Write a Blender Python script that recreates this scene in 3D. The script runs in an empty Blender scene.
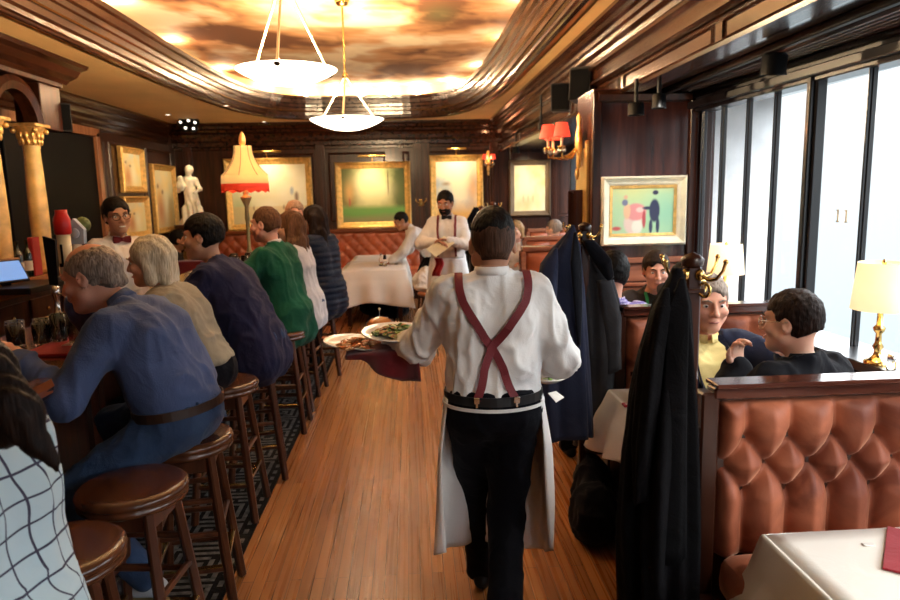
import bpy, math, random
import numpy as np
from mathutils import Vector, Matrix
random.seed(7)
R = math.radians
pi = math.pi
S = bpy.context.scene
COL = S.collection
V3 = lambda *a: np.array(a, float)

# ------------------------------------------------------------------ camera
CAM_H, PITCH, YAW, ROLL, FPX = 1.72, R(8.86), R(3.2), R(1.2), 680.0
def cam_basis():
    f = V3(math.sin(YAW)*math.cos(PITCH), math.cos(YAW)*math.cos(PITCH), -math.sin(PITCH))
    r = V3(math.cos(YAW), -math.sin(YAW), 0)
    u = np.cross(r, f)
    c, s = math.cos(ROLL), math.sin(ROLL)
    return f, r*c - u*s, u*c + r*s
CF, CR, CU = cam_basis()
def P(px, py, x=None, y=None, z=None):
    """where the sight line through a photo pixel meets a plane of the room"""
    d = CF + CR*(px-450)/FPX - CU*(py-300)/FPX
    if x is not None: t = x/d[0]
    elif y is not None: t = y/d[1]
    else: t = (z-CAM_H)/d[2]
    return V3(0, 0, CAM_H) + d*t

def rotm(ax, deg):
    a = R(deg); c, s = math.cos(a), math.sin(a)
    return {'x': np.array([[1,0,0],[0,c,-s],[0,s,c]]), 'y': np.array([[c,0,s],[0,1,0],[-s,0,c]]),
            'z': np.array([[c,-s,0],[s,c,0],[0,0,1]])}[ax].astype(float)
I3 = np.eye(3)
def unit(v):
    v = np.asarray(v, float); return v/(np.linalg.norm(v)+1e-12)

# ------------------------------------------------------------------ materials
MATS = {}
def newmat(name):
    m = bpy.data.materials.new(name); m.use_nodes = True
    nt = m.node_tree; b = nt.nodes['Principled BSDF']
    MATS[name] = m
    return m, nt, b
def N(nt, t, **kw):
    n = nt.nodes.new(t)
    for k, v in kw.items():
        if k.startswith('i_'): n.inputs[k[2:].replace('_', ' ')].default_value = v
        else: setattr(n, k, v)
    return n
def L(nt, a, b): nt.links.new(a, b)
def c4(c): return (c[0], c[1], c[2], 1)
def coords(nt, scale=(1,1,1), rot=(0,0,0)):
    t = N(nt, 'ShaderNodeTexCoord'); m = N(nt, 'ShaderNodeMapping')
    m.inputs['Scale'].default_value = scale; m.inputs['Rotation'].default_value = rot
    L(nt, t.outputs['Object'], m.inputs['Vector']); return m.outputs['Vector']
def ramp(nt, fac, stops):
    r = N(nt, 'ShaderNodeValToRGB'); e = r.color_ramp.elements
    while len(e) < len(stops): e.new(0.5)
    for el, (p, c) in zip(e, stops): el.position = p; el.color = c4(c)
    L(nt, fac, r.inputs['Fac']); return r.outputs['Color']
def plain(name, c, rough=.5, metal=0, var=.12, vs=6, bump=0, bs=60, sheen=0, coat=0, emit=None, es=0, spec=.5, sub=0, trans=0):
    m, nt, b = newmat(name)
    b.inputs['Roughness'].default_value = rough; b.inputs['Metallic'].default_value = metal
    b.inputs['Specular IOR Level'].default_value = spec
    v = coords(nt)
    n = N(nt, 'ShaderNodeTexNoise', i_Scale=vs, i_Detail=4.0); L(nt, v, n.inputs['Vector'])
    col = ramp(nt, n.outputs['Fac'], [(.3, [x*(1-var) for x in c]), (.7, [min(1, x*(1+var)) for x in c])])
    L(nt, col, b.inputs['Base Color'])
    if bump:
        n2 = N(nt, 'ShaderNodeTexNoise', i_Scale=bs, i_Detail=3.0); L(nt, v, n2.inputs['Vector'])
        bp = N(nt, 'ShaderNodeBump', i_Strength=bump, i_Distance=.01); L(nt, n2.outputs['Fac'], bp.inputs['Height'])
        L(nt, bp.outputs['Normal'], b.inputs['Normal'])
    if sheen: b.inputs['Sheen Weight'].default_value = sheen; b.inputs['Sheen Roughness'].default_value = .4
    if coat: b.inputs['Coat Weight'].default_value = coat; b.inputs['Coat Roughness'].default_value = .12
    if sub: b.inputs['Subsurface Weight'].default_value = sub; b.inputs['Subsurface Scale'].default_value = .01
    if trans: b.inputs['Transmission Weight'].default_value = trans
    if emit: b.inputs['Emission Color'].default_value = c4(emit); b.inputs['Emission Strength'].default_value = es
    return m
def wood(name, dark, light, axis='z', rough=.3, coat=.3, fine=14):
    m, nt, b = newmat(name)
    sc = {'x': (.35,4,4), 'y': (4,.35,4), 'z': (4,4,.35)}[axis]
    v = coords(nt, sc)
    n = N(nt, 'ShaderNodeTexNoise', i_Scale=fine*.35, i_Detail=6.0, i_Distortion=.6); L(nt, v, n.inputs['Vector'])
    L(nt, ramp(nt, n.outputs['Fac'], [(.32, dark), (.68, light)]), b.inputs['Base Color'])
    b.inputs['Roughness'].default_value = rough; b.inputs['Coat Weight'].default_value = coat
    b.inputs['Coat Roughness'].default_value = .15; b.inputs['Specular IOR Level'].default_value = .28
    return m
def fabric(name, c, c2=None, vs=3, bump=.25, sheen=.3, rough=.85, weave=220):
    """cloth: soft tone variation, folds bump and a fine weave"""
    m, nt, b = newmat(name); c2 = c2 or [x*.75 for x in c]
    v = coords(nt)
    n = N(nt, 'ShaderNodeTexNoise', i_Scale=vs, i_Detail=5.0); L(nt, v, n.inputs['Vector'])
    L(nt, ramp(nt, n.outputs['Fac'], [(.35, c2), (.65, c)]), b.inputs['Base Color'])
    b.inputs['Roughness'].default_value = rough; b.inputs['Sheen Weight'].default_value = sheen
    b.inputs['Specular IOR Level'].default_value = .25 if max(c) > .1 else .08
    n1 = N(nt, 'ShaderNodeTexNoise', i_Scale=9.0, i_Detail=4.0, i_Distortion=1.2); L(nt, v, n1.inputs['Vector'])
    n2 = N(nt, 'ShaderNodeTexNoise', i_Scale=float(weave), i_Detail=1.0); L(nt, v, n2.inputs['Vector'])
    mx = N(nt, 'ShaderNodeMath', operation='MULTIPLY_ADD'); L(nt, n2.outputs['Fac'], mx.inputs[0]); mx.inputs[1].default_value = .12
    L(nt, n1.outputs['Fac'], mx.inputs[2])
    bp = N(nt, 'ShaderNodeBump', i_Strength=bump, i_Distance=.02); L(nt, mx.outputs[0], bp.inputs['Height'])
    L(nt, bp.outputs['Normal'], b.inputs['Normal'])
    return m
def glow(name, c, s, base=None):
    m, nt, b = newmat(name)
    b.inputs['Base Color'].default_value = c4(base or c); b.inputs['Roughness'].default_value = .6
    b.inputs['Emission Color'].default_value = c4(c); b.inputs['Emission Strength'].default_value = s
    return m
def vcol(name, rough=.5, es=0):
    m, nt, b = newmat(name); a = N(nt, 'ShaderNodeVertexColor', layer_name='Col')
    L(nt, a.outputs['Color'], b.inputs['Base Color']); b.inputs['Roughness'].default_value = rough
    b.inputs['Specular IOR Level'].default_value = .2
    return m

wood_dark = wood('mahogany_dark', (.014,.004,.002), (.058,.015,.006), 'z', rough=.32, coat=.15)
wood_dark_y = wood('mahogany_dark_long', (.02,.007,.003), (.085,.026,.011), 'y', rough=.22, coat=.6)
wood_dark_x = wood('mahogany_dark_across', (.02,.007,.003), (.08,.025,.011), 'x', rough=.25, coat=.5)
wood_red = wood('mahogany_red', (.06,.013,.005), (.17,.045,.016), 'z')
wood_red_x = wood('mahogany_red_across', (.09,.022,.009), (.22,.065,.026), 'x', rough=.25)
wood_stool = wood('stool_wood', (.03,.009,.004), (.09,.028,.012), 'z', rough=.3)
wood_seat = wood('stool_seat_wood', (.045,.014,.006), (.11,.036,.014), 'y', rough=.25, coat=.4, fine=8)
brass = plain('brass', (.75,.5,.17), .22, 1, .1)
gold_frame = plain('gilt_frame', (.78,.48,.15), .35, .55, .25, 20, .4, 90)
cream_frame = plain('pale_gilt_frame', (.90,.84,.66), .4, .2, .1, 14, .2, 60)
black_metal = plain('black_metal', (.004,.004,.005), .45, 0, spec=.2)
black_frame = plain('black_window_frame', (.007,.006,.008), .3, 0, coat=.25)
chrome = plain('polished_metal', (.7,.68,.65), .15, 1, .05)
porcelain = plain('white_china', (.85,.83,.78), .18, 0, .02, coat=.5)
linen = fabric('white_linen', (.84,.80,.73), (.80,.76,.69), 2, .12, .1, .8)
red_cloth = fabric('dark_red_cloth', (.16,.008,.014), (.10,.005,.010), 5, .3, .3)
napkin_red = fabric('red_napkin', (.33,.012,.02), (.26,.01,.015), 5, .2, .2)
cream_paint = plain('tan_ceiling_paint', (.88,.58,.24), .6, 0, .08, 1.5)
glass_clear = plain('drinking_glass', (.95,.95,.95), .03, 0, .01, trans=1)
ivory_marble = plain('carved_marble', (.80,.74,.62), .4, 0, .12, 9, .3, 30, sub=.1)
column_stone = plain('yellow_marble_column', (.70,.46,.16), .3, 0, .35, 7, coat=.4)

# ------------------------------------------------------------------ object helpers
def ob(name, me, parent=None):
    o = bpy.data.objects.new(name, me); COL.objects.link(o)
    if parent is not None: o.parent = parent
    return o
def tag(o, label=None, cat=None, group=None, kind=None):
    if label: o['label'] = label
    if cat: o['category'] = cat
    if group: o['group'] = group
    if kind: o['kind'] = kind
    return o
def thing(name, label, cat, loc=(0,0,0), rz=0, group=None):
    o = ob(name, None); o.location = loc; o.rotation_euler = (0,0,rz); o.empty_display_size = .1
    return tag(o, label, cat, group)
def mesh(name, v, f, mat, parent=None, smooth=False, angle=None, mats=None, midx=None):
    me = bpy.data.meshes.new(name)
    v = np.asarray(v, float).reshape(-1, 3)
    me.from_pydata(v.tolist(), [], f if isinstance(f, list) else f.tolist())
    for m in (mats or [mat]): me.materials.append(m)
    if midx is not None: me.polygons.foreach_set('material_index', np.asarray(midx, dtype=np.int32))
    if smooth: me.polygons.foreach_set('use_smooth', np.ones(len(me.polygons), dtype=bool))
    me.update()
    if smooth and angle:
        try: me.set_sharp_from_angle(angle=R(angle))
        except Exception: pass
    return ob(name, me, parent)
class M:
    """collects shapes that end as ONE mesh"""
    def __init__(s): s.v = []; s.f = []; s.sm = []
    def add(s, v, f, sm=False):
        b = len(s.v); s.v += [tuple(map(float, p)) for p in v]; s.f += [tuple(b+i for i in q) for q in f]; s.sm += [sm]*len(f); return s
    def box(s, c, d, rot=None, ch=None):
        """box centred at c with a small chamfer"""
        rot = I3 if rot is None else rot; c = np.asarray(c, float); hx, hy, hz = [q/2 for q in d]
        ch = min(.006, min(d)*.22) if ch is None else ch
        if ch <= 0:
            v = [(x,y,z) for x in (-hx,hx) for y in (-hy,hy) for z in (-hz,hz)]
            f = [(0,1,3,2),(4,6,7,5),(0,4,5,1),(2,3,7,6),(0,2,6,4),(1,5,7,3)]
            return s.add([c+rot@np.array(p) for p in v], f)
        def ring(z, i): return [(-hx+i,-hy,z),(hx-i,-hy,z),(hx,-hy+i,z),(hx,hy-i,z),(hx-i,hy,z),(-hx+i,hy,z),(-hx,hy-i,z),(-hx,-hy+i,z)]
        def ringi(z): return [(-hx+ch,-hy+ch,z)]*1+[(hx-ch,-hy+ch,z)]+[(hx-ch,-hy+ch,z)]+[(hx-ch,hy-ch,z)]+[(hx-ch,hy-ch,z)]+[(-hx+ch,hy-ch,z)]+[(-hx+ch,hy-ch,z)]+[(-hx+ch,-hy+ch,z)]
        v = ringi(-hz)+ring(-hz+ch, ch)+ring(hz-ch, ch)+ringi(hz); f = []
        for k in range(3):
            for i in range(8):
                j = (i+1) % 8; f.append((k*8+i, k*8+j, (k+1)*8+j, (k+1)*8+i))
        f.append(tuple(reversed(range(8)))); f.append(tuple(24+i for i in range(8)))
        return s.add([c+rot@np.array(p) for p in v], f)
    def b2(s, lo, hi, ch=None):
        lo = np.asarray(lo, float); hi = np.asarray(hi, float); return s.box((lo+hi)/2, np.abs(hi-lo), ch=ch)
    def bar(s, a, b, w, h=None, up=(0,0,1)):
        a = np.asarray(a, float); b = np.asarray(b, float); d = b-a; l = np.linalg.norm(d); z = d/l
        x = np.cross(up, z)
        if np.linalg.norm(x) < 1e-4: x = np.cross((0,1,0), z)
        x = unit(x); y = np.cross(z, x)
        return s.box((a+b)/2, (w, h or w, l), np.stack([x,y,z], 1))
    def tube(s, pts, r, n=10, caps=True):
        pts = [np.asarray(p, float) for p in pts]; m = len(pts)
        rs = r if hasattr(r, '__len__') else [r]*m; v = []; px = None
        for i, p in enumerate(pts):
            t = unit(pts[min(i+1, m-1)]-pts[max(i-1, 0)])
            if px is None: px = unit(np.cross(t, (0,0,1)) if abs(t[2]) < .9 else np.cross(t, (0,1,0)))
            px = unit(px-t*np.dot(px, t)); py = np.cross(t, px)
            v += [p+(px*math.cos(a)+py*math.sin(a))*rs[i] for a in [2*pi*k/n for k in range(n)]]
        f = [(i*n+k, i*n+(k+1)%n, (i+1)*n+(k+1)%n, (i+1)*n+k) for i in range(m-1) for k in range(n)]
        s.add(v, f, True)
        if caps: s.add([v[k] for k in range(n)], [tuple(reversed(range(n)))]); s.add([v[(m-1)*n+k] for k in range(n)], [tuple(range(n))])
        return s
    def lathe(s, prof, c=(0,0,0), n=24, rot=None, sx=1, sy=1, a0=0, a1=2*pi, sm=True):
        """prof: [(radius, z)...]"""
        rot = I3 if rot is None else rot; c = np.asarray(c, float); full = abs(a1-a0-2*pi) < 1e-6; q = n if full else n+1
        v = [c+rot@np.array([r*math.cos(a0+(a1-a0)*k/n)*sx, r*math.sin(a0+(a1-a0)*k/n)*sy, z]) for r, z in prof for k in range(q)]
        f = [(i*q+k, i*q+(k+1)%q, (i+1)*q+(k+1)%q, (i+1)*q+k) for i in range(len(prof)-1) for k in range(n)]
        return s.add(v, f, sm)
    def ball(s, c, r, n=12, rot=None):
        r = (r,)*3 if not hasattr(r, '__len__') else r
        k = max(4, n//2); pr = [(max(1e-4, math.sin(pi*i/k)), -math.cos(pi*i/k)) for i in range(k+1)]
        rot = I3 if rot is None else rot
        return s.lathe(pr, c, n, rot@np.diag(r))
    def prism(s, poly, o, ex, ey, ez, depth):
        """poly in (ex,ey) plane at origin o, extruded by depth along ez"""
        o, ex, ey, ez = [np.asarray(q, float) for q in (o, ex, ey, ez)]; n = len(poly)
        v = [o+ex*a+ey*b for a, b in poly]+[o+ex*a+ey*b+ez*depth for a, b in poly]
        return s.add(v, [tuple(reversed(range(n))), tuple(range(n, 2*n))]+[(i, (i+1)%n, n+(i+1)%n, n+i) for i in range(n)])
    def sweep(s, path, prof, closed=False, up=(0,0,1), sm=False):
        """profile (side, up) carried along a mostly level path; side is to the left of travel"""
        path = [np.asarray(p, float) for p in path]; m = len(path); n = len(prof); v = []
        for i, p in enumerate(path):
            a = path[(i-1) % m] if closed or i else p; b = path[(i+1) % m] if closed or i < m-1 else p
            t1 = unit(p-a) if np.linalg.norm(p-a) > 1e-9 else unit(b-p); t2 = unit(b-p) if np.linalg.norm(b-p) > 1e-9 else t1
            t = unit(t1+t2); sd = unit(np.cross(up, t)); k = 1/max(.4, np.dot(t, t1))
            v += [p+sd*q*k+np.asarray(up, float)*w for q, w in prof]
        f = []
        for i in range(m if closed else m-1):
            j = (i+1) % m; f += [(i*n+k, i*n+(k+1)%n, j*n+(k+1)%n, j*n+k) for k in range(n)]
        s.add(v, f, sm)
        if not closed: s.add(v[:n], [tuple(reversed(range(n)))]); s.add(v[-n:], [tuple(range(n))])
        return s
    def build(s, name, mat, parent=None, smooth=True, angle=40, **kw):
        me = bpy.data.meshes.new(name); me.from_pydata(s.v, [], s.f)
        for m in ([mat] if not isinstance(mat, (list, tuple)) else mat): me.materials.append(m)
        me.polygons.foreach_set('use_smooth', np.array(s.sm, dtype=bool) if smooth else np.zeros(len(s.f), dtype=bool))
        me.update(); me.validate()
        return ob(name, me, parent)
def struct(name, mb, mat, **kw):
    o = mb.build(name, mat, **kw) if isinstance(mb, M) else mb
    o['kind'] = 'structure'; return o
def dup(root, loc=None, rz=None, label=None, group=None, scale=None):
    def cp(o, par):
        c = o.copy(); COL.objects.link(c)
        if par is not None: c.parent = par
        for ch in list(kids.get(o.name, [])): cp(ch, c)
        return c
    kids = {}
    for q in bpy.data.objects:
        if q.parent: kids.setdefault(q.parent.name, []).append(q)
    r = cp(root, None)
    if loc is not None: r.location = loc
    if rz is not None: r.rotation_euler = (0,0,rz)
    if label: r['label'] = label
    if group: r['group'] = group
    if scale: r.scale = scale if hasattr(scale, '__len__') else (scale,)*3
    return r

# ------------------------------------------------------------------ value noise
def vnoise(p, seed=0):
    p = np.asarray(p, float); i = np.floor(p).astype(np.int64); f = p-i; f = f*f*(3-2*f)
    def h(a):
        n = (a[..., 0]*374761393+a[..., 1]*668265263+a[..., 2]*2147483647+seed*974711) & 0xffffffff
        n = ((n ^ (n >> 13))*1274126177) & 0xffffffff
        return ((n ^ (n >> 16)) & 0xffff)/32767.5-1
    r = 0
    for dx in (0, 1):
        for dy in (0, 1):
            for dz in (0, 1):
                w = (f[..., 0] if dx else 1-f[..., 0])*(f[..., 1] if dy else 1-f[..., 1])*(f[..., 2] if dz else 1-f[..., 2])
                r = r+w*h(i+np.array([dx, dy, dz]))
    return r
def fbm(p, o=4, seed=0):
    r, a = 0, .5
    for k in range(o): r = r+a*vnoise(p*(2.03**k)+k*7.3, seed+k); a *= .5
    return r

# ------------------------------------------------------------------ signed-distance modelling (surface nets)
def rc(a, b, ra, rb=None, k=None, sub=False, fl=None):      # round cone; fl=(axis, factor) flattens it
    return dict(t='c', a=np.asarray(a, float), b=np.asarray(b, float), ra=ra, rb=ra if rb is None else rb, k=k, sub=sub, fl=fl)
def el(c, r, R_=None, k=None, sub=False):
    return dict(t='e', c=np.asarray(c, float), r=np.asarray(r if hasattr(r, '__len__') else (r,)*3, float), R=I3 if R_ is None else R_, k=k, sub=sub)
def hs(n, d, k=None):                                       # keep n.p < d
    return dict(t='h', n=unit(n), d=d, k=k or .004, sub=False)
def pd(q, p, off=0):
    if q['t'] == 'c':
        ab = q['b']-q['a']; ap = p-q['a']; l2 = max(ab@ab, 1e-12)
        t = np.clip((ap@ab)/l2, 0, 1); d = ap-t[..., None]*ab; f = 1
        if q['fl'] is not None:
            ax, f = q['fl']; ax = unit(ax); d = d+(d@ax)[..., None]*ax*(1/f-1)
        return np.linalg.norm(d, axis=-1)*1.0-(q['ra']+(q['rb']-q['ra'])*t)-off if f == 1 else (np.linalg.norm(d, axis=-1)-(q['ra']+(q['rb']-q['ra'])*t))*(.5+.5*f)-off
    l = (p-q['c'])@q['R']; r = q['r']
    k0 = np.linalg.norm(l/r, axis=-1); k1 = np.linalg.norm(l/(r*r), axis=-1)
    return k0*(k0-1)/np.maximum(k1, 1e-9)-off
def pbox(q, pad):
    if q['t'] == 'c':
        r = max(q['ra'], q['rb'])+pad; return np.minimum(q['a'], q['b'])-r, np.maximum(q['a'], q['b'])+r
    r = max(q['r'])+pad; return q['c']-r, q['c']+r
def comb(D, d, q, k0):
    k = q['k'] or k0
    if q['sub']:
        h = np.maximum(k-np.abs(-D-d), 0)/k; return -(np.minimum(-D, d)-h*h*k*.25)
    h = np.maximum(k-np.abs(D-d), 0)/k; return np.minimum(D, d)-h*h*k*.25
def sdf_at(prims, pts, k=.03, off=0):
    D = np.full(len(pts), 1e3)
    for q in prims:
        if q['t'] == 'h': D = np.maximum(D, pts@q['n']-q['d']); continue
        D = comb(D, pd(q, pts, 0 if q['sub'] else off), q, k)
    return D
def sdf_mesh(prims, h=.01, k=.03, off=0, disp=None, relax=1):
    lo = np.full(3, 1e9); hi = -lo
    for q in prims:
        if q['t'] != 'h' and not q['sub']:
            a, b = pbox(q, off+3*h); lo = np.minimum(lo, a); hi = np.maximum(hi, b)
    n = np.ceil((hi-lo)/h).astype(int)+1
    g = [lo[i]+h*np.arange(n[i]) for i in range(3)]
    D = np.full(n, 1e3)
    for q in prims:
        if q['t'] == 'h':
            G = np.stack(np.meshgrid(*g, indexing='ij'), -1); D = np.maximum(D, G@q['n']-q['d']); continue
        a, b = pbox(q, off+(q['k'] or k)+4*h)
        i0 = np.clip(np.floor((a-lo)/h).astype(int), 0, n); i1 = np.clip(np.ceil((b-lo)/h).astype(int)+1, 0, n)
        if np.any(i1 <= i0): continue
        sl = tuple(slice(i0[i], i1[i]) for i in range(3))
        G = np.stack(np.meshgrid(*[g[i][sl[i]] for i in range(3)], indexing='ij'), -1)
        D[sl] = comb(D[sl], pd(q, G, 0 if q['sub'] else off), q, k)
    D[0] = D[-1] = 1; D[:, 0] = D[:, -1] = 1; D[:, :, 0] = D[:, :, -1] = 1
    D = np.clip(D, -4*h, 4*h); s = D < 0
    cs = lambda A, i, j, k_: A[i:n[0]-1+i, j:n[1]-1+j, k_:n[2]-1+k_]
    cnt = sum(cs(s, i, j, k_).astype(np.int8) for i in (0,1) for j in (0,1) for k_ in (0,1))
    act = (cnt > 0) & (cnt < 8); idx = np.full(act.shape, -1, dtype=np.int64); ia = np.argwhere(act)
    if not len(ia): return np.zeros((0, 3)), np.zeros((0, 4), int)
    idx[act] = np.arange(len(ia)); acc = np.zeros((len(ia), 3)); num = np.zeros(len(ia))
    for ax in range(3):
        e = np.zeros(3, int); e[ax] = 1; o1, o2 = [q for q in range(3) if q != ax]
        for u in (0, 1):
            for w in (0, 1):
                c = np.zeros(3, int); c[o1] = u; c[o2] = w
                A = ia+c; B = A+e; da = D[tuple(A.T)]; db = D[tuple(B.T)]; m = (da < 0) != (db < 0)
                t = np.where(m, da/np.where(m, da-db, 1), 0); pp = c+t[:, None]*e
                acc += np.where(m[:, None], pp, 0); num += m
    v = lo+h*(ia+acc/num[:, None]); F = []
    for ax in range(3):
        e = np.zeros(3, int); e[ax] = 1; o1, o2 = (ax+1) % 3, (ax+2) % 3
        A = [slice(None)]*3; B = [slice(None)]*3; A[ax] = slice(0, -1); B[ax] = slice(1, None)
        ed = np.argwhere(s[tuple(A)] != s[tuple(B)])
        ed = ed[(ed[:, o1] > 0) & (ed[:, o2] > 0)]
        e1 = np.zeros(3, int); e1[o1] = 1; e2 = np.zeros(3, int); e2[o2] = 1
        q = np.stack([idx[tuple(x.T)] for x in (ed, ed-e1, ed-e1-e2, ed-e2)], 1)
        fl = s[tuple(ed.T)]; q[~fl] = q[~fl][:, ::-1]; F.append(q)
    F = np.concatenate(F); F = F[(F >= 0).all(1)]
    if relax or disp is not None:
        E_ = np.concatenate([F[:, [0,1]], F[:, [1,2]], F[:, [2,3]], F[:, [3,0]]])
        for _ in range(relax):
            a = np.zeros_like(v); c = np.zeros(len(v))
            np.add.at(a, E_[:, 0], v[E_[:, 1]]); np.add.at(a, E_[:, 1], v[E_[:, 0]]); np.add.at(c, E_[:, 0], 1); np.add.at(c, E_[:, 1], 1)
            v = v*.5+.5*a/np.maximum(c, 1)[:, None]
    if disp is not None:
        nm = np.cross(v[F[:, 2]]-v[F[:, 0]], v[F[:, 3]]-v[F[:, 1]]); vn = np.zeros_like(v)
        for i in range(4): np.add.at(vn, F[:, i], nm)
        vn /= (np.linalg.norm(vn, axis=1)[:, None]+1e-12); v = v+vn*disp(v)[:, None]
    return v, F
def blob(name, prims, mat, parent=None, h=.01, k=.03, off=0, disp=None, relax=1):
    v, f = sdf_mesh(prims, h, k, off, disp, relax)
    return mesh(name, v, f, mat, parent, smooth=True)
def merge(parts):
    V, F, b = [], [], 0
    for v, f in parts:
        if len(v): V.append(v); F.append(np.asarray(f)+b); b += len(v)
    return np.concatenate(V), np.concatenate(F)
def painted(name, w, h, fn, mat, nx=60, ny=45):
    """flat canvas (x across, z up, faces -y) whose paint is fn(u,v)->rgb"""
    u = np.linspace(0, 1, nx+1); t = np.linspace(0, 1, ny+1); U, T = np.meshgrid(u, t, indexing='ij')
    v = np.stack([(U-.5)*w, 0*U, (T-.5)*h], -1).reshape(-1, 3)
    f = [(i*(ny+1)+j, (i+1)*(ny+1)+j, (i+1)*(ny+1)+j+1, i*(ny+1)+j+1) for i in range(nx) for j in range(ny)]
    o = mesh(name, v, f, mat); c = np.clip(fn(U.ravel(), T.ravel()), 0, 1)
    at = o.data.color_attributes.new('Col', 'FLOAT_COLOR', 'POINT')
    at.data.foreach_set('color', np.concatenate([c, np.ones((len(c), 1))], 1).astype(np.float32).ravel())
    return o
# ================================================================== ROOM
YB, YN = 12.0, -2.6          # far wall, near wall
XL, CEIL = -3.95, 2.95
# ---- floor
def floor_mat():
    m, nt, b = newmat('oak_strip_floor')
    t = N(nt, 'ShaderNodeTexCoord'); mp = N(nt, 'ShaderNodeMapping'); mp.inputs['Rotation'].default_value = (0, 0, pi/2)
    L(nt, t.outputs['Object'], mp.inputs['Vector'])
    br = N(nt, 'ShaderNodeTexBrick', offset=.37, i_Scale=1.0)
    br.inputs['Brick Width'].default_value = 2.9; br.inputs['Row Height'].default_value = .054
    br.inputs['Mortar Size'].default_value = .0017; br.inputs['Mortar Smooth'].default_value = .3
    br.inputs['Color1'].default_value = c4((0,0,0)); br.inputs['Color2'].default_value = c4((1,1,1)); br.inputs['Mortar'].default_value = c4((0,0,0))
    L(nt, mp.outputs['Vector'], br.inputs['Vector'])
    v = coords(nt, (30, .45, 1)); n = N(nt, 'ShaderNodeTexNoise', i_Scale=1.6, i_Detail=4.0, i_Distortion=.15); L(nt, v, n.inputs['Vector'])
    v2 = coords(nt, (.6, .6, 1)); n2 = N(nt, 'ShaderNodeTexNoise', i_Scale=1.0, i_Detail=3.0); L(nt, v2, n2.inputs['Vector'])
    a = N(nt, 'ShaderNodeMath', operation='MULTIPLY'); L(nt, br.outputs['Color'], a.inputs[0]); a.inputs[1].default_value = .30
    c = N(nt, 'ShaderNodeMath', operation='MULTIPLY_ADD'); L(nt, n.outputs['Fac'], c.inputs[0]); c.inputs[1].default_value = .42; L(nt, a.outputs[0], c.inputs[2])
    d = N(nt, 'ShaderNodeMath', operation='MULTIPLY_ADD'); L(nt, n2.outputs['Fac'], d.inputs[0]); d.inputs[1].default_value = .3; L(nt, c.outputs[0], d.inputs[2])
    col = ramp(nt, d.outputs[0], [(.22, (.15,.050,.014)), (.5, (.27,.102,.031)), (.8, (.40,.170,.055))])
    mx = N(nt, 'ShaderNodeMix', data_type='RGBA', i_Factor=.5); L(nt, br.outputs['Fac'], mx.inputs['Factor']); L(nt, col, mx.inputs['A']); mx.inputs['B'].default_value = c4((.03,.008,.003))
    L(nt, mx.outputs['Result'], b.inputs['Base Color'])
    rr = N(nt, 'ShaderNodeMapRange'); rr.inputs['To Min'].default_value = .20; rr.inputs['To Max'].default_value = .36
    L(nt, n.outputs['Fac'], rr.inputs['Value']); L(nt, rr.outputs['Result'], b.inputs['Roughness'])
    bp = N(nt, 'ShaderNodeBump', i_Strength=.25, i_Distance=.002, invert=True); L(nt, br.outputs['Fac'], bp.inputs['Height']); L(nt, bp.outputs['Normal'], b.inputs['Normal'])
    return m
struct('floor', M().b2((XL-.2, YN-.2, -.1), (3.0, YB+.2, 0), 0), floor_mat())

# ---- carpet runner under the bar stools, woven key pattern
KEY = ["111111111110", "100000000010", "101111111010", "101000001010", "101011101010", "101010101010",
       "101010001010", "101011111010", "101000000010", "101111111110", "100000000000", "111111111111"]
def carpet():
    cs = .024; x1 = -.86; nx = 44; y0, y1 = .6, 8.2; ny = int((y1-y0)/cs)
    v = [(x1-i*cs, y0+j*cs, .012) for i in range(nx+1) for j in range(ny+1)]
    f, mi = [], []
    for i in range(nx):
        for j in range(ny):
            f.append((i*(ny+1)+j, i*(ny+1)+j+1, (i+1)*(ny+1)+j+1, (i+1)*(ny+1)+j))
            if i < 3: mi.append(1 if i == 1 and (j//2) % 2 else 0)
            else: mi.append(1 if KEY[(i-3) % 12][(j+((i-3)//12)*6) % 12] == '1' and vnoise(np.array([i*3.1, j*2.7, .5])) > -.55 else 0)
    b = len(v); X0 = x1-nx*cs
    v += [(x1, y0, 0), (X0, y0, 0), (X0, y1, 0), (x1, y1, 0)]
    c = [0, nx*(ny+1), nx*(ny+1)+ny, ny]
    for k in range(4): f.append((c[k], c[(k+1)%4], b+(k+1)%4, b+k)); mi.append(0)
    o = mesh('carpet_runner', v, f, None, mats=[fabric('carpet_black', (.007,.006,.006), vs=8, bump=.5, sheen=0), fabric('carpet_grey', (.13,.125,.12), (.05,.048,.045), 30, .5, 0)], midx=mi)
    tag(o, 'black carpet runner with a grey key pattern lying under the bar stools', 'carpet')
carpet()

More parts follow.
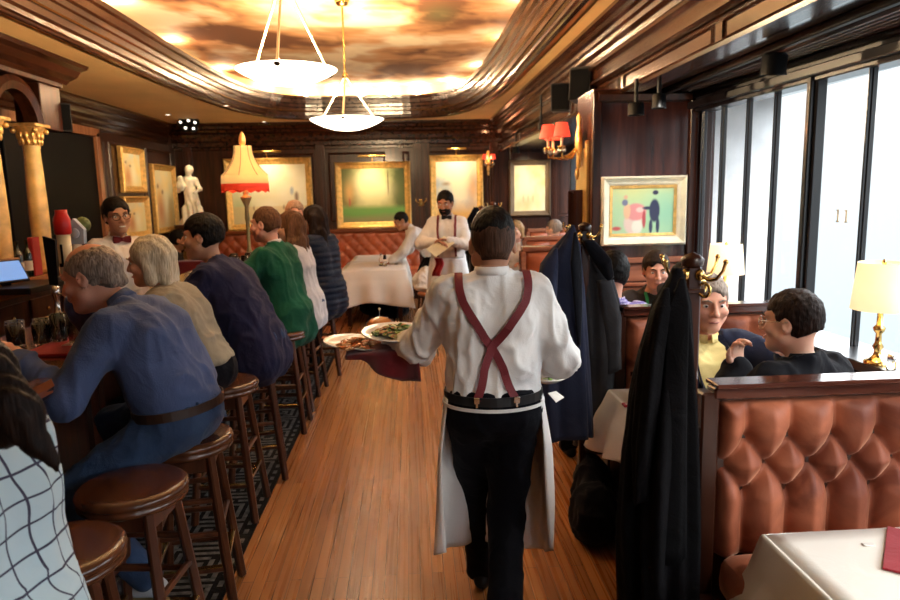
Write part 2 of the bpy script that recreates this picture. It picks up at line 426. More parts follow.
# ---- ceiling with the big rounded tray
TX, TY, TW, TL, TN = -.70, 5.0, 1.89, 6.3, 4.6
def tray(off=0, n=96):
    pts = []
    for k in range(n):
        a = 2*pi*k/n; c, s = math.cos(a), math.sin(a)
        r = (abs(c)**TN+abs(s)**TN)**(-1/TN); pts.append((c*r, s*r))
    return [np.array([TX+x*(TW-off), TY+y*(TL-off), 0]) for x, y in pts]
def ceiling():
    n = 96; inn = tray(-.02); out = []
    x0, x1, y0, y1 = XL-.1, 1.75, YN-.1, YB+.1
    for k in range(n):
        a = 2*pi*k/n; c, s = math.cos(a), math.sin(a); m = max(abs(c), abs(s)); out.append((c/m, s/m))
    # outer ring runs round the same parameter square
    o = [(TX+(x1-TX)*x if x > 0 else TX+(TX-x0)*x, TY+(y1-TY)*y if y > 0 else TY+(TY-y0)*y) for x, y in out]
    v = [(p[0], p[1], CEIL) for p in inn]+[(x, y, CEIL) for x, y in o]
    v += [(a, b, CEIL+.05) for a, b, _ in v]
    f = [(k, n+k, n+(k+1)%n, (k+1)%n) for k in range(n)]+[(2*n+(k+1)%n, 3*n+(k+1)%n, 3*n+k, 2*n+k) for k in range(n)]
    struct('ceiling', mesh('ceiling', v, f, cream_paint), None)
ceiling()
def tray_trim():
    prof = [(0,0),(-.015,-.008),(.0,-.018),(.035,-.018),(.045,-.005),(.07,.0),(.075,.03),(.09,.045),(.11,.04),(.115,.09),(.14,.10),(.145,.15),(.165,.16),(.17,.20),(.20,.21),(.205,.27),(.235,.28),(.24,.32),(.20,.33),(.14,.26),(.05,.2),(.0,.1)]
    path = [p+V3(0,0,CEIL) for p in tray(0)]
    struct('trim_1', M().sweep(path, prof, closed=True), wood('tray_molding', (.018,.006,.003), (.07,.024,.010), 'y', rough=.24, coat=.35))
    gilt = M().sweep([p+V3(0,0,CEIL) for p in tray(.118)], [(0,.10),(.012,.112),(.024,.10),(.012,.092)], closed=True)
    struct('trim_2', gilt, plain('dull_gilt_bead', (.35,.17,.05), .25, .7))
    # side of the light trough behind the moulding
    struct('trim_3', M().sweep([p+V3(0,0,CEIL) for p in tray(-.06)], [(0,.0),(0,.52),(-.02,.52),(-.02,0)], closed=True), cream_paint)
tray_trim()
MZ = 3.46
def mural():
    nx, ny = 110, 300; x0, x1, y0, y1 = TX-TW-.15, TX+TW+.15, TY-TL-.15, TY+TL+.15
    X, Y = np.meshgrid(np.linspace(x0, x1, nx+1), np.linspace(y0, y1, ny+1), indexing='ij')
    v = np.stack([X, Y, np.full_like(X, MZ)], -1).reshape(-1, 3)
    i, j = np.meshgrid(np.arange(nx), np.arange(ny), indexing='ij'); a = (i*(ny+1)+j).ravel()
    f = np.stack([a, a+1, a+ny+2, a+ny+1], 1)
    o = mesh('ceiling', v, f, vcol('cloud_mural', .8)); o['kind'] = 'structure'
    p = v.copy(); q = np.stack([p[:,0]*.9, p[:,1]*.55, p[:,0]*0], 1)
    w = fbm(q*1.1+5, 4, 3)*1.2
    n1 = fbm(np.stack([p[:,0]*.8+w, p[:,1]*.9+w*.8, 0*w], 1), 5, 11)
    n2 = fbm(np.stack([p[:,0]*2+w*2, p[:,1]*2.2, 0*w+3], 1), 5, 23)
    def spot(x, y, rx, ry): return np.exp(-(((p[:,0]-x)/rx)**2+((p[:,1]-y)/ry)**2))
    dark = .06+1.4*n1+.8*n2
    for x, y, rx, ry, s in ((-1.9,8.1,.55,1.1,.9),(-2.0,6.6,.4,.7,.7),(-1.3,9.2,.6,.5,.5),(.1,6.6,.5,.35,.9),(.45,7.3,.4,.9,.35),(.2,10.3,.7,.35,.55),(-.6,10.6,.9,.25,.5),(-1.5,5.6,.5,.5,.5),(.4,8.8,.35,.5,.4)):
        dark = dark+s*spot(x, y, rx, ry)*(.6+.9*(n2+.4))
    d = np.clip(dark, 0, 1)[:, None]; o_ = np.clip(.5+1.6*n2, 0, 1)[:, None]
    cream = V3(.78,.66,.46); orange = V3(.52,.27,.12); brown = V3(.15,.06,.028); grey = V3(.38,.31,.24)
    c = cream*(1-o_*.45)+grey*o_*.45
    c = c*(1-np.clip(d*2, 0, 1))+orange*np.clip(d*2, 0, 1)
    c = c*(1-np.clip(d*2-1, 0, 1))+brown*np.clip(d*2-1, 0, 1)
    g = spot(.35, 7.0, .18, .35)[:, None]; c = c*(1-g*.7)+V3(.10,.11,.05)*g*.7
    at = o.data.color_attributes.new('Col', 'FLOAT_COLOR', 'POINT')
    at.data.foreach_set('color', np.concatenate([np.clip(c, 0, 1), np.ones((len(c), 1))], 1).astype(np.float32).ravel())
mural()

# ---- walls: panelled
def panels(name, o, ux, nrm, spans, zs, mat):
    """raised panel mouldings on a wall; spans along ux, zs pairs along uz"""
    m = M()
    for a, b in spans:
        for z0, z1 in zs:
            o_, n_ = np.asarray(o, float), np.asarray(nrm, float); ux_ = np.asarray(ux, float)
            loop = [o_+ux_*a+V3(0,0,z0), o_+ux_*b+V3(0,0,z0), o_+ux_*b+V3(0,0,z1), o_+ux_*a+V3(0,0,z1)]
            prof = [(0,0),(.035,0),(.03,.012),(.02,.02),(.008,.016)]
            m.sweep(loop, prof, closed=True, up=n_)
            g = .06
            c = (loop[0]+loop[2])/2; d = ux_*(b-a-2*g)+V3(0,0,z1-z0-2*g)
            m.box(c+n_*.004, np.abs(d)+np.abs(n_)*.018)
    return struct(name, m, mat)
struct('wall_back', M().b2((XL-.1, YB, 0), (3.1, YB+.12, 3.6), 0), wood_dark)
struct('wall_left', M().b2((XL-.12, YN, 0), (XL, YB, 3.6), 0), wood_dark)
panels('trim_4', (0, YB, 0), (1,0,0), (0,-1,0), [(-2.45,-1.62),(-1.38,-.40),(-.10,.02),(.12,1.38),(1.75,3.2)], [(1.28,2.46)], wood_dark)
panels('trim_5', (0, YB, 0), (1,0,0), (0,-1,0), [(-2.45,-1.62),(-1.38,-.40)], [(.2,1.1)], wood_dark)
panels('trim_6', (XL, 0, 0), (0,1,0), (1,0,0), [(7.4,8.3),(8.5,9.3),(9.42,10.55),(10.7,11.8)], [(1.15,2.5)], wood_dark)
# pilasters on the far wall
m = M()
for x in (-3.72,-1.5,.16,.30,1.48,2.55):
    m.b2((x-.07, YB-.06, 0), (x+.07, YB, 2.62)); m.b2((x-.03, YB-.075, .25), (x+.03, YB-.05, 2.5))
struct('trim_7', m, wood_dark)
# cornices
CORN = [(0,0),(.34,0),(.34,-.03),(.30,-.05),(.27,-.09),(.22,-.11),(.21,-.14),(.15,-.17),(.12,-.21),(.11,-.27),(.07,-.30),(.065,-.36),(.03,-.38),(.03,-.42),(0,-.43)]
CM = wood('cornice_wood', (.014,.0045,.002), (.052,.016,.007), 'y', rough=.24, coat=.35)
struct('trim_8', M().sweep([(1.70, YB, CEIL), (XL, YB, CEIL)], [(a, b) for a, b in CORN]), CM)
struct('trim_9', M().sweep([(XL, YB-.3, CEIL), (XL, 6.9, CEIL)], [(a*.35, b*.8) for a, b in CORN]), CM)
# beam and cornice over the aisle side of the booths
BX = 1.60
struct('trim_10', M().sweep([(BX-.02, YN, CEIL), (BX-.02, YB, CEIL)], [(0,0),(.20,0),(.20,-.025),(.16,-.04),(.15,-.07),(.12,-.08),(.115,-.11),(.09,-.12),(.085,-.15),(.05,-.17),(.045,-.20),(.06,-.22),(.06,-.24),(.02,-.25),(.02,-.33),(.05,-.34),(.05,-.36),(0,-.37)]), CM)
struct('trim_11', M().b2((BX, YN, 2.42), (BX+.10, YB, CEIL+.04), 0), wood_dark_y)
m = M()
for y in np.arange(-1.2, 11, 1.6):
    loop = [V3(BX-.001, y, 2.45), V3(BX-.001, y+1.5, 2.45), V3(BX-.001, y+1.5, 2.56), V3(BX-.001, y, 2.56)]
    m.sweep(loop[::-1], [(0,0),(.02,0),(.015,.012)], closed=True, up=(-1,0,0))
m.sweep([(BX, YN, 2.42), (BX, YB, 2.42)], [(0,0),(.03,0),(.035,.02),(.02,.035),(0,.03)])
struct('trim_12', m, CM)
SOF = plain('gloss_soffit', (.02,.012,.012), .12, 0, coat=1)
struct('ceiling_soffit', M().b2((BX+.1, YN, 2.44), (3.05, YB, 2.52), 0), SOF)
bpy.data.objects['ceiling_soffit'].name = 'ceiling_1'
# slatted ventilation strip and track in the soffit
m = M()
for k in range(5): m.b2((2.02+k*.045, YN, 2.425), (2.04+k*.045, 5.1, 2.442), .001)
struct('trim_13', m, plain('grey_vent_slat', (.30,.30,.32), .25, .4))

# ---- window wall on the right (slightly off parallel)
def WX(y): return 2.45-.05*y
WALLD = unit(V3(-.05, 1, 0)); WN = V3(WALLD[1], -WALLD[0], 0)
SILL, HEAD = .90, 2.30
WEND = 5.08
mull = [-2.5,-1.7,-.9,-.2,.5,1.2,1.9,2.62,3.26,3.46,3.83,4.24,4.62,4.98]   # fitted to the sight lines below
mull_px = [(872,152,.045),(819,160,.11),(778,160,.05),(750,170,.05),(725,170,.035),(705,180,.03)]
ys = []
for px, py, w in mull_px:
    d = CF+CR*(px-450)/FPX-CU*(py-300)/FPX; t = 2.45/(d@V3(1,.05,0)); ys.append((float(d[1]*t), w))
ys = [(2.02,.05),(1.3,.11),(.7,.05),(.1,.05),(-.5,.11),(-1.1,.05),(-1.7,.05),(-2.4,.11)]+ys
for k, (y, w) in enumerate(sorted(ys)):
    x = WX(y); big = w > .1; dx, dy = (.06,.085) if big else (.03,.022)
    m = M().b2((x-dx, y-dy/2, SILL-.02), (x, y+dy/2, HEAD+.02)).b2((x-dx*1.4, y-dy*.25, SILL-.02), (x-dx*.8, y+dy*.25, HEAD+.02))
    struct('window_%d' % (k+1), m, black_frame)
m = M()
a, b = V3(WX(YN), YN, 0), V3(WX(5.3), 5.3, 0)
m.bar(a+V3(0,0,SILL-.45), b+V3(0,0,SILL-.45), .14, .9)
m.bar(a+V3(-.07,0,SILL-.02), b+V3(-.07,0,SILL-.02), .30, .045)
struct('wall_right', m, black_frame)
m = M().bar(a+V3(0,0,HEAD+.08), b+V3(0,0,HEAD+.08), .14, .2)
m.bar(a+V3(-.09,0,HEAD+.03), b+V3(-.09,0,HEAD+.03), .05, .05); m.bar(a+V3(-.08,0,HEAD+.1), b+V3(-.08,0,HEAD+.1), .03, .03)
struct('trim_14', m, black_frame)
def pane_mat():
    m = bpy.data.materials.new('window_glass'); m.use_nodes = True; nt = m.node_tree; nt.nodes.clear()
    o = N(nt, 'ShaderNodeOutputMaterial'); t = N(nt, 'ShaderNodeBsdfTransparent'); g = N(nt, 'ShaderNodeBsdfGlossy', i_Roughness=.02)
    t.inputs['Color'].default_value = (.95,.98,1,1); x = N(nt, 'ShaderNodeMixShader', i_Fac=.06)
    L(nt, t.outputs[0], x.inputs[1]); L(nt, g.outputs[0], x.inputs[2]); L(nt, x.outputs[0], o.inputs['Surface']); return m
PANE = pane_mat()
struct('window_20', M().bar(a+V3(.01,0,(SILL+HEAD)/2), b+V3(.01,0,(SILL+HEAD)/2), .006, HEAD-SILL+.04), PANE)
# numerals on the glass
q = P(838, 216, x=2.25); film = plain('pale_gold_film', (.80,.78,.62), .5)
t = thing('window_lettering', 'pale gold number 11 lettered on the street window pane', 'lettering', (WX(q[1]), q[1], q[2]))
for dy in (-.035,.03):
    c = V3(-.006-.05*dy, dy, 0); m = M().box(c, (.002,.012,.065)).box(c+V3(0,0,-.031), (.002,.026,.006)).box(c+V3(0,.007,.029), (.002,.016,.006)); m.build('numeral', film, t)

# ---- partition with pillar, facing the camera
PY0 = 5.10
struct('wall_partition', M().b2((1.37, PY0, 0), (2.30, PY0+.16, 2.46), .0).b2((1.37, PY0+.16, 0), (1.62, PY0+.45, 2.46), 0), wood('mahogany_violet', (.030,.009,.008), (.085,.026,.018), 'z', rough=.22, coat=.6))
m = M()
m.b2((1.365, PY0-.03, 0), (1.43, PY0+.02, 2.44)); m.b2((2.10, PY0-.03, 0), (2.16, PY0+.02, 2.44)); m.b2((2.19, PY0-.05, 0), (2.26, PY0+.02, 2.44))
m.sweep([(2.1, PY0, 2.36), (1.40, PY0, 2.36)], [(0,0),(.05,.01),(.07,.05),(.04,.07),(0,.09)])
struct('trim_15', m, wood_dark)
m = M()
m.b2((1.43, PY0-.045, 1.17), (2.12, PY0, 1.215)); m.b2((1.43, PY0-.035, .99), (2.12, PY0, 1.02)); m.b2((1.44, PY0-.02, 1.03), (2.10, PY0, 1.16)); m.b2((1.43, PY0-.02, 0), (2.12, PY0, .98))
struct('trim_16', m, wood('rail_red', (.20,.06,.03), (.36,.13,.07), 'x', rough=.25))
struct('trim_17', M().b2((1.352, PY0+.12, .9), (1.372, PY0+.43, 2.05)).b2((1.345, PY0+.08, .88), (1.37, PY0+.13, 2.1)), plain('ochre_panel', (.55,.36,.12), .25, .2, .2))
# far right: windows beyond the partition
XF = 2.70
struct('wall_right_1', M().b2((XF, 5.3, 0), (XF+.12, YB, .95)).b2((XF, 5.3, 2.35), (XF+.12, YB, 2.5)), black_frame)
struct('wall_right_2', M().b2((2.26, 5.29, 0), (XF+.1, 5.34, 2.5)), black_frame)
CLAD = plain('added_bright_cladding', (.86,.88,.9), .9)  # white cladding added so outer walls read as bright daylight through the panes
struct('wall_outside', M().b2((2.26, 5.25, 0), (XF+.16, 5.29, 3.0)), CLAD)
struct('wall_outside_1', M().b2((XF+.12, 5.25, 0), (XF+.16, YB, .93)).b2((XF+.12, 5.25, 2.37), (XF+.16, YB, 3.0)), CLAD)
k = 21
for y in np.arange(5.9, 12, .62):
    struct('window_%d' % k, M().b2((XF+.01, y-.025, .93), (XF+.09, y+.025, 2.37)), black_frame); k += 1
struct('window_%d' % k, M().b2((XF+.045, 5.3, .93), (XF+.055, YB, 2.37), 0), PANE)

# ---- street front behind the photographer, with its windows
struct('wall_front', M().b2((XL, YN-.1, 0), (2.7, YN, .5)).b2((XL, YN-.1, 2.5), (2.7, YN, 3.6)).b2((XL, YN-.1, .5), (1.0, YN, 2.5)), wood_dark)
for k, x in enumerate((1.05,1.8,2.6)):
    struct('window_%d' % (40+k), M().b2((x-.05, YN-.1, .5), (x+.05, YN, 2.5)), black_frame)
struct('window_50', M().b2((1.0, YN-.06, .5), (2.6, YN-.05, 2.5), 0), PANE)

# ================================================================== LIGHT
W = bpy.data.worlds.new('street_daylight'); S.world = W; W.use_nodes = True
nt = W.node_tree; bg = nt.nodes['Background']
tc = N(nt, 'ShaderNodeTexCoord'); sx = N(nt, 'ShaderNodeSeparateXYZ'); L(nt, tc.outputs['Generated'], sx.inputs[0])
L(nt, ramp(nt, sx.outputs['Z'], [(.0, (.076,.088,.091)), (.28, (.104,.110,.112)), (.40, (.13,.132,.132)), (.54, (1,1,1))]), bg.inputs['Color'])
mp = nt.nodes[-1]
r_ = [n for n in nt.nodes if n.type == 'VALTORGB'][0]
r_.color_ramp.elements[0].position = .0
ad = N(nt, 'ShaderNodeMath', operation='MULTIPLY_ADD'); L(nt, sx.outputs['Z'], ad.inputs[0]); ad.inputs[1].default_value = .8; ad.inputs[2].default_value = .30
L(nt, ad.outputs[0], r_.inputs['Fac'])
bg.inputs['Strength'].default_value = 8.0
def area(name, loc, rot, sx, sy, e, c, portal=False, spread=None):
    l = bpy.data.lights.new(name, 'AREA'); l.shape = 'RECTANGLE'; l.size = sx; l.size_y = sy; l.energy = e; l.color = c
    if portal: l.cycles.is_portal = True
    if spread: l.spread = spread
    o = bpy.data.objects.new(name, l); o.location = loc; o.rotation_euler = rot; COL.objects.link(o); return o
def point(name, loc, e, c, r=.05):
    l = bpy.data.lights.new(name, 'POINT'); l.energy = e; l.color = c; l.shadow_soft_size = r
    o = bpy.data.objects.new(name, l); o.location = loc; COL.objects.link(o); return o
def spot(name, loc, to, e, c, ang=50, r=.04, blend=.6):
    l = bpy.data.lights.new(name, 'SPOT'); l.energy = e; l.color = c; l.spot_size = R(ang); l.spot_blend = blend; l.shadow_soft_size = r
    o = bpy.data.objects.new(name, l); o.location = loc
    o.rotation_euler = (Vector(to)-Vector(loc)).to_track_quat('-Z', 'Y').to_euler(); COL.objects.link(o); return o
area('window_daylight', (WX(1.2)+.12, 1.3, 1.6), (0, -R(90), R(2.9)), 1.4, 7.6, 1, (1,1,1), True)
area('window_daylight', (XF+.14, 8.6, 1.65), (0, -R(90), 0), 1.4, 6.6, 1, (1,1,1), True)
area('window_daylight', (1.8, YN-.14, 1.5), (R(-90), 0, 0), 1.6, 2.0, 1, (1,1,1), True)
WARM = (1, .58, .25); WARM2 = (1, .68, .38)
# lamps in the trough of the ceiling tray
for k, p in enumerate(tray(.04, 28)):
    if p[1] > 3.2:
        point('cove_lamp', (p[0], p[1], CEIL+.42), 11, (1, .74, .48), .03)
# ================================================================== FITTINGS
def picture(name, label, c, w, h, rz, fn, fmat, fw=.11, group=None, lamp=False, liner=None, nx=60, ny=45):
    t = thing(name, label, 'painting', tuple(c), rz, group)
    o = painted('canvas', w-2*fw+.02, h-2*fw+.02, fn, PAINT, nx, ny); o.parent = t; o.location = (0,-.02,0)
    pr = [(0,0),(0,-.05),(fw*.2,-.07),(fw*.42,-.052),(fw*.6,-.04),(fw*.82,-.034),(fw,-.022),(fw,0)]
    L4 = [V3(-w/2,0,-h/2), V3(w/2,0,-h/2), V3(w/2,0,h/2), V3(-w/2,0,h/2)]
    M().sweep(L4[::-1], [(a, b) for a, b in pr], closed=True, up=(0,1,0)).build('frame', fmat, t)
    if liner:
        q = fw*.98; L5 = [V3(-w/2+q,-.024,-h/2+q), V3(w/2-q,-.024,-h/2+q), V3(w/2-q,-.024,h/2-q), V3(-w/2+q,-.024,h/2-q)]
        M().sweep(L5[::-1], [(0,0),(.0,-.006),(.022,-.002),(.022,0)], closed=True, up=(0,1,0)).build('liner', liner, t)
    if lamp:
        lm = M().tube([(0,0,h/2-.02),(0,-.14,h/2+.10)], .007).tube([(-w*.18,-.16,h/2+.10),(w*.18,-.16,h/2+.10)], .018, 10).build('picture_lamp', brass, t)
    return t
PAINT = vcol('oil_paint', .45)
def mixc(c, d, k): k = np.clip(k, 0, 1)[:, None]; return c*(1-k)+np.asarray(d, float)*k
def G(u, v, x, y, rx, ry): return np.exp(-(((u-x)/rx)**2+((v-y)/ry)**2))
def BL(u, v, x, y, rx, ry, s=.15):
    d = np.sqrt(((u-x)/rx)**2+((v-y)/ry)**2); return np.clip((1-d)/s, 0, 1)
def nz(u, v, s, seed): return fbm(np.stack([u*s, v*s, 0*u+seed], 1), 4, seed)*1.3
def base(u, c): return np.tile(np.asarray(c, float), (len(u), 1))
def pa_mist(u, v):
    c = base(u, (.80,.74,.52)); c = mixc(c, (.86,.82,.68), .5+nz(u, v, 4, 3)); c = mixc(c, (.50,.58,.34), G(u,v,.1,.25,.2,.3)); c = mixc(c, (.72,.55,.28), (v < .3)*.6)
    for x, y, s in ((.2,.3,1),(.28,.27,.7),(.75,.32,1),(.68,.28,.7),(.86,.45,1.6),(.5,.25,.6)): c = mixc(c, (.25,.18,.14), BL(u,v,x,y,.022*s,.07*s,.5))
    return mixc(c, (.30,.38,.50), BL(u,v,.8,.55,.03,.09,.6))
def pa_park(u, v):
    c = base(u, (.58,.60,.28)); c = mixc(c, (.13,.17,.06), 1.7*G(u,v,0,.75,.28,.55)+nz(u,v,7,5)*.5); c = mixc(c, (.10,.14,.05), 1.7*G(u,v,1,.6,.24,.7)+nz(u,v,9,6)*.4)
    c = mixc(c, (.95,.90,.55), 1.3*G(u,v,.40,.68,.2,.28)+.8*G(u,v,.66,.6,.15,.2)); c = mixc(c, (.72,.42,.16), G(u,v,.12,.55,.08,.2)*.8)
    c = mixc(c, (.16,.36,.10), np.clip((.33-v)*12, 0, 1)); c = mixc(c, (.28,.26,.14), np.clip((.16-v+.04*nz(u,v,5,9))*12, 0, 1)*.8)
    c = mixc(c, (.12,.08,.04), BL(u,v,.73,.75,.012,.3,.5)); return mixc(c, (.45,.12,.08), BL(u,v,.12,.38,.02,.1,.5))
def pa_cloud(u, v):
    c = base(u, (.45,.56,.66)); c = mixc(c, (.92,.86,.68), .5+1.3*nz(u,v,3.5,14)+.8*G(u,v,.5,.6,.4,.3)); c = mixc(c, (.80,.48,.16), np.clip((.36-v)*4, 0, 1)); c = mixc(c, (.70,.34,.12), G(u,v,.9,.55,.15,.3)*.7)
    return mixc(c, (.30,.20,.10), BL(u,v,.25,.62,.14,.04,.8)*.8)
def pa_pale(u, v):
    c = base(u, (.92,.84,.58)); c = mixc(c, (.80,.66,.30), .3+nz(u,v,3,21)); c = mixc(c, (.62,.46,.20), G(u,v,.35,.2,.3,.15)*.6)
    for x in (.3,.45,.6): c = mixc(c, (.60,.45,.25), BL(u,v,x,.28,.03,.11,.6)*.7)
    return c
def pa_rider(u, v):
    c = base(u, (.48,.72,.44)); c = mixc(c, (.66,.72,.34), G(u,v,.3,.95,.4,.3)); c = mixc(c, (.28,.62,.48), G(u,v,.85,.45,.25,.4)*.7); c = mixc(c, (.60,.74,.50), nz(u,v,5,31)*.8); c = mixc(c, (.70,.68,.30), np.clip((v-.8)*6, 0, 1)*.6)
    c = mixc(c, (.62,.12,.12), BL(u,v,.12,.17,.09,.05,.5))
    c = mixc(c, (.86,.66,.58), BL(u,v,.36,.27,.15,.24,.2)); c = mixc(c, (.90,.86,.74), BL(u,v,.42,.20,.09,.17,.3)); c = mixc(c, (.82,.34,.34), BL(u,v,.40,.48,.17,.18,.2)); c = mixc(c, (.85,.55,.35), BL(u,v,.27,.50,.06,.18,.3))
    c = mixc(c, (.90,.72,.66), BL(u,v,.46,.52,.07,.06,.4)*.8)
    c = mixc(c, (.20,.22,.35), BL(u,v,.24,.66,.05,.07,.3)); c = mixc(c, (.75,.45,.30), BL(u,v,.25,.76,.035,.05,.4))
    c = mixc(c, (.55,.10,.12), BL(u,v,.52,.34,.03,.2,.3))
    c = mixc(c, (.05,.06,.12), BL(u,v,.67,.50,.085,.24,.2)); c = mixc(c, (.05,.06,.12), BL(u,v,.72,.22,.03,.18,.3)); c = mixc(c, (.05,.06,.12), BL(u,v,.62,.20,.03,.16,.3)); c = mixc(c, (.05,.05,.10), BL(u,v,.68,.84,.05,.05,.3)); return mixc(c, (.05,.06,.12), BL(u,v,.57,.55,.09,.04,.4))
def pa_left(k):
    def f(u, v):
        c = base(u, (.72,.66,.40)); c = mixc(c, (.60,.64,.58), G(u,v,.7,.9,.5,.3)); c = mixc(c, (.82,.62,.24), .3+nz(u,v,4,40+k)); c = mixc(c, (.52,.22,.10), .9*G(u,v,.28,.3,.2,.35)); c = mixc(c, (.22,.14,.08), BL(u,v,.42,.62,.07,.05,.5)+BL(u,v,.2,.72,.06,.05,.5)); return mixc(c, (.85,.80,.62), G(u,v,.6,.35,.15,.3)*.8)
    return f
YW = YB-.03
def pic_far(x0, x1, y0, y1, *a, **k):
    p, q = P(x0, (y0+y1)/2, y=YW), P(x1, (y0+y1)/2, y=YW); mx = (x0+x1)/2; t, b = P(mx, y0, y=YW), P(mx, y1, y=YW)
    c = V3((p[0]+q[0])/2, YW, (t[2]+b[2])/2); return a[0], a[1], c, q[0]-p[0], t[2]-b[2]
for x0, x1, y0, y1, lab, fn, fm, lp in (
    (226,313,158,230,'large pale misty painting in a wide gilt frame, furthest left on the end wall', pa_mist, gold_frame, True),
    (336,411,162,228,'gilt framed painting of a sunlit green park with trees, middle of the end wall', pa_park, gold_frame, True),
    (430,483,155,226,'gilt framed painting of bright clouds and blue sky behind the standing waiter', pa_cloud, gold_frame, True),
    (509,550,160,216,'pale yellow painting in a dark narrow frame, furthest right on the end wall', pa_pale, plain('bronze_frame', (.16,.11,.07), .4, .4), False)):
    n, l, c, w, h = pic_far(x0, x1, y0, y1, 'framed_painting', lab)
    picture(n, l, c, w, h, 0, fn, fm, .11 if lp else .09, lamp=lp)
    if lp:
        spot('picture_light', (c[0], YW-.45, c[2]+h/2+.22), (c[0], YW, c[2]-.1), 34, (1,.76,.42), 105, .05, 1)
    else: spot('picture_light', (c[0], YW-.8, 2.40), (c[0], YW, c[2]), 34, (1,.80,.5), 70, .05, 1)
def pic_left(y0, y1, z0, z1, lab, k):
    c = V3(XL+.03, (y0+y1)/2, (z0+z1)/2); picture('framed_painting', lab, c, y1-y0, z1-z0, pi/2, pa_left(k), gold_frame, .09)
pic_left(9.62, 10.42, 1.83, 2.46, 'small gilt framed painting, upper one of the pair on the left wall', 1)
pic_left(9.58, 10.46, 1.19, 1.78, 'small gilt framed painting, lower one of the pair on the left wall', 2)
pic_left(10.72, 11.72, 1.20, 2.27, 'tall gilt framed painting on the left wall beside the marble statue', 3)
spot('wall_wash', (-3.1, 10.0, 2.9), (XL, 10.0, 1.7), 32, (1,.72,.38), 80, .05, 1); spot('wall_wash', (-3.1, 11.2, 2.9), (XL, 11.2, 1.6), 28, (1,.72,.38), 80, .05, 1)
a, b = P(601, 176, y=PY0-.03), P(684, 245, y=PY0-.03)
picture('framed_painting', 'painting of two figures on green grass in a pale frame on the booth partition', ((a[0]+b[0])/2, PY0-.005, (P(643,176,y=PY0-.03)[2]+P(643,245,y=PY0-.03)[2])/2), b[0]-a[0], P(643,176,y=PY0-.03)[2]-P(643,245,y=PY0-.03)[2], 0, pa_rider, cream_frame, .07, liner=gold_frame, nx=90, ny=70)
# tiny framed print on the pillar side
picture('framed_print', 'small dark framed print on the aisle side of the pillar', (1.350, PY0+.30, 1.52), .20, .42, -pi/2, lambda u, v: mixc(base(u, (.30,.24,.14)), (.6,.5,.3), G(u,v,.5,.6,.3,.3)), wood_dark, .03)

# ------------------------------------------------------------------ tufted upholstery
def velvet(name, c, hi, wear=.5):
    m, nt, b = newmat(name); v = coords(nt)
    n = N(nt, 'ShaderNodeTexNoise', i_Scale=5.5, i_Detail=5.0, i_Distortion=.8); L(nt, v, n.inputs['Vector'])
    L(nt, ramp(nt, n.outputs['Fac'], [(.36, c), (.62, hi)]), b.inputs['Base Color'])
    b.inputs['Roughness'].default_value = .55; b.inputs['Sheen Weight'].default_value = .8; b.inputs['Sheen Roughness'].default_value = .35
    b.inputs['Sheen Tint'].default_value = (1,.6,.42,1); b.inputs['Specular IOR Level'].default_value = .3
    n2 = N(nt, 'ShaderNodeTexNoise', i_Scale=160.0); L(nt, v, n2.inputs['Vector'])
    bp = N(nt, 'ShaderNodeBump', i_Strength=.12, i_Distance=.004); L(nt, n2.outputs['Fac'], bp.inputs['Height']); L(nt, bp.outputs['Normal'], b.inputs['Normal'])
    return m
velvet_brown = velvet('copper_velvet', (.15,.034,.015), (.38,.115,.055))
leather_red = plain('oxblood_leather', (.40,.095,.035), .38, 0, .25, 3, .15, 40, coat=.2)
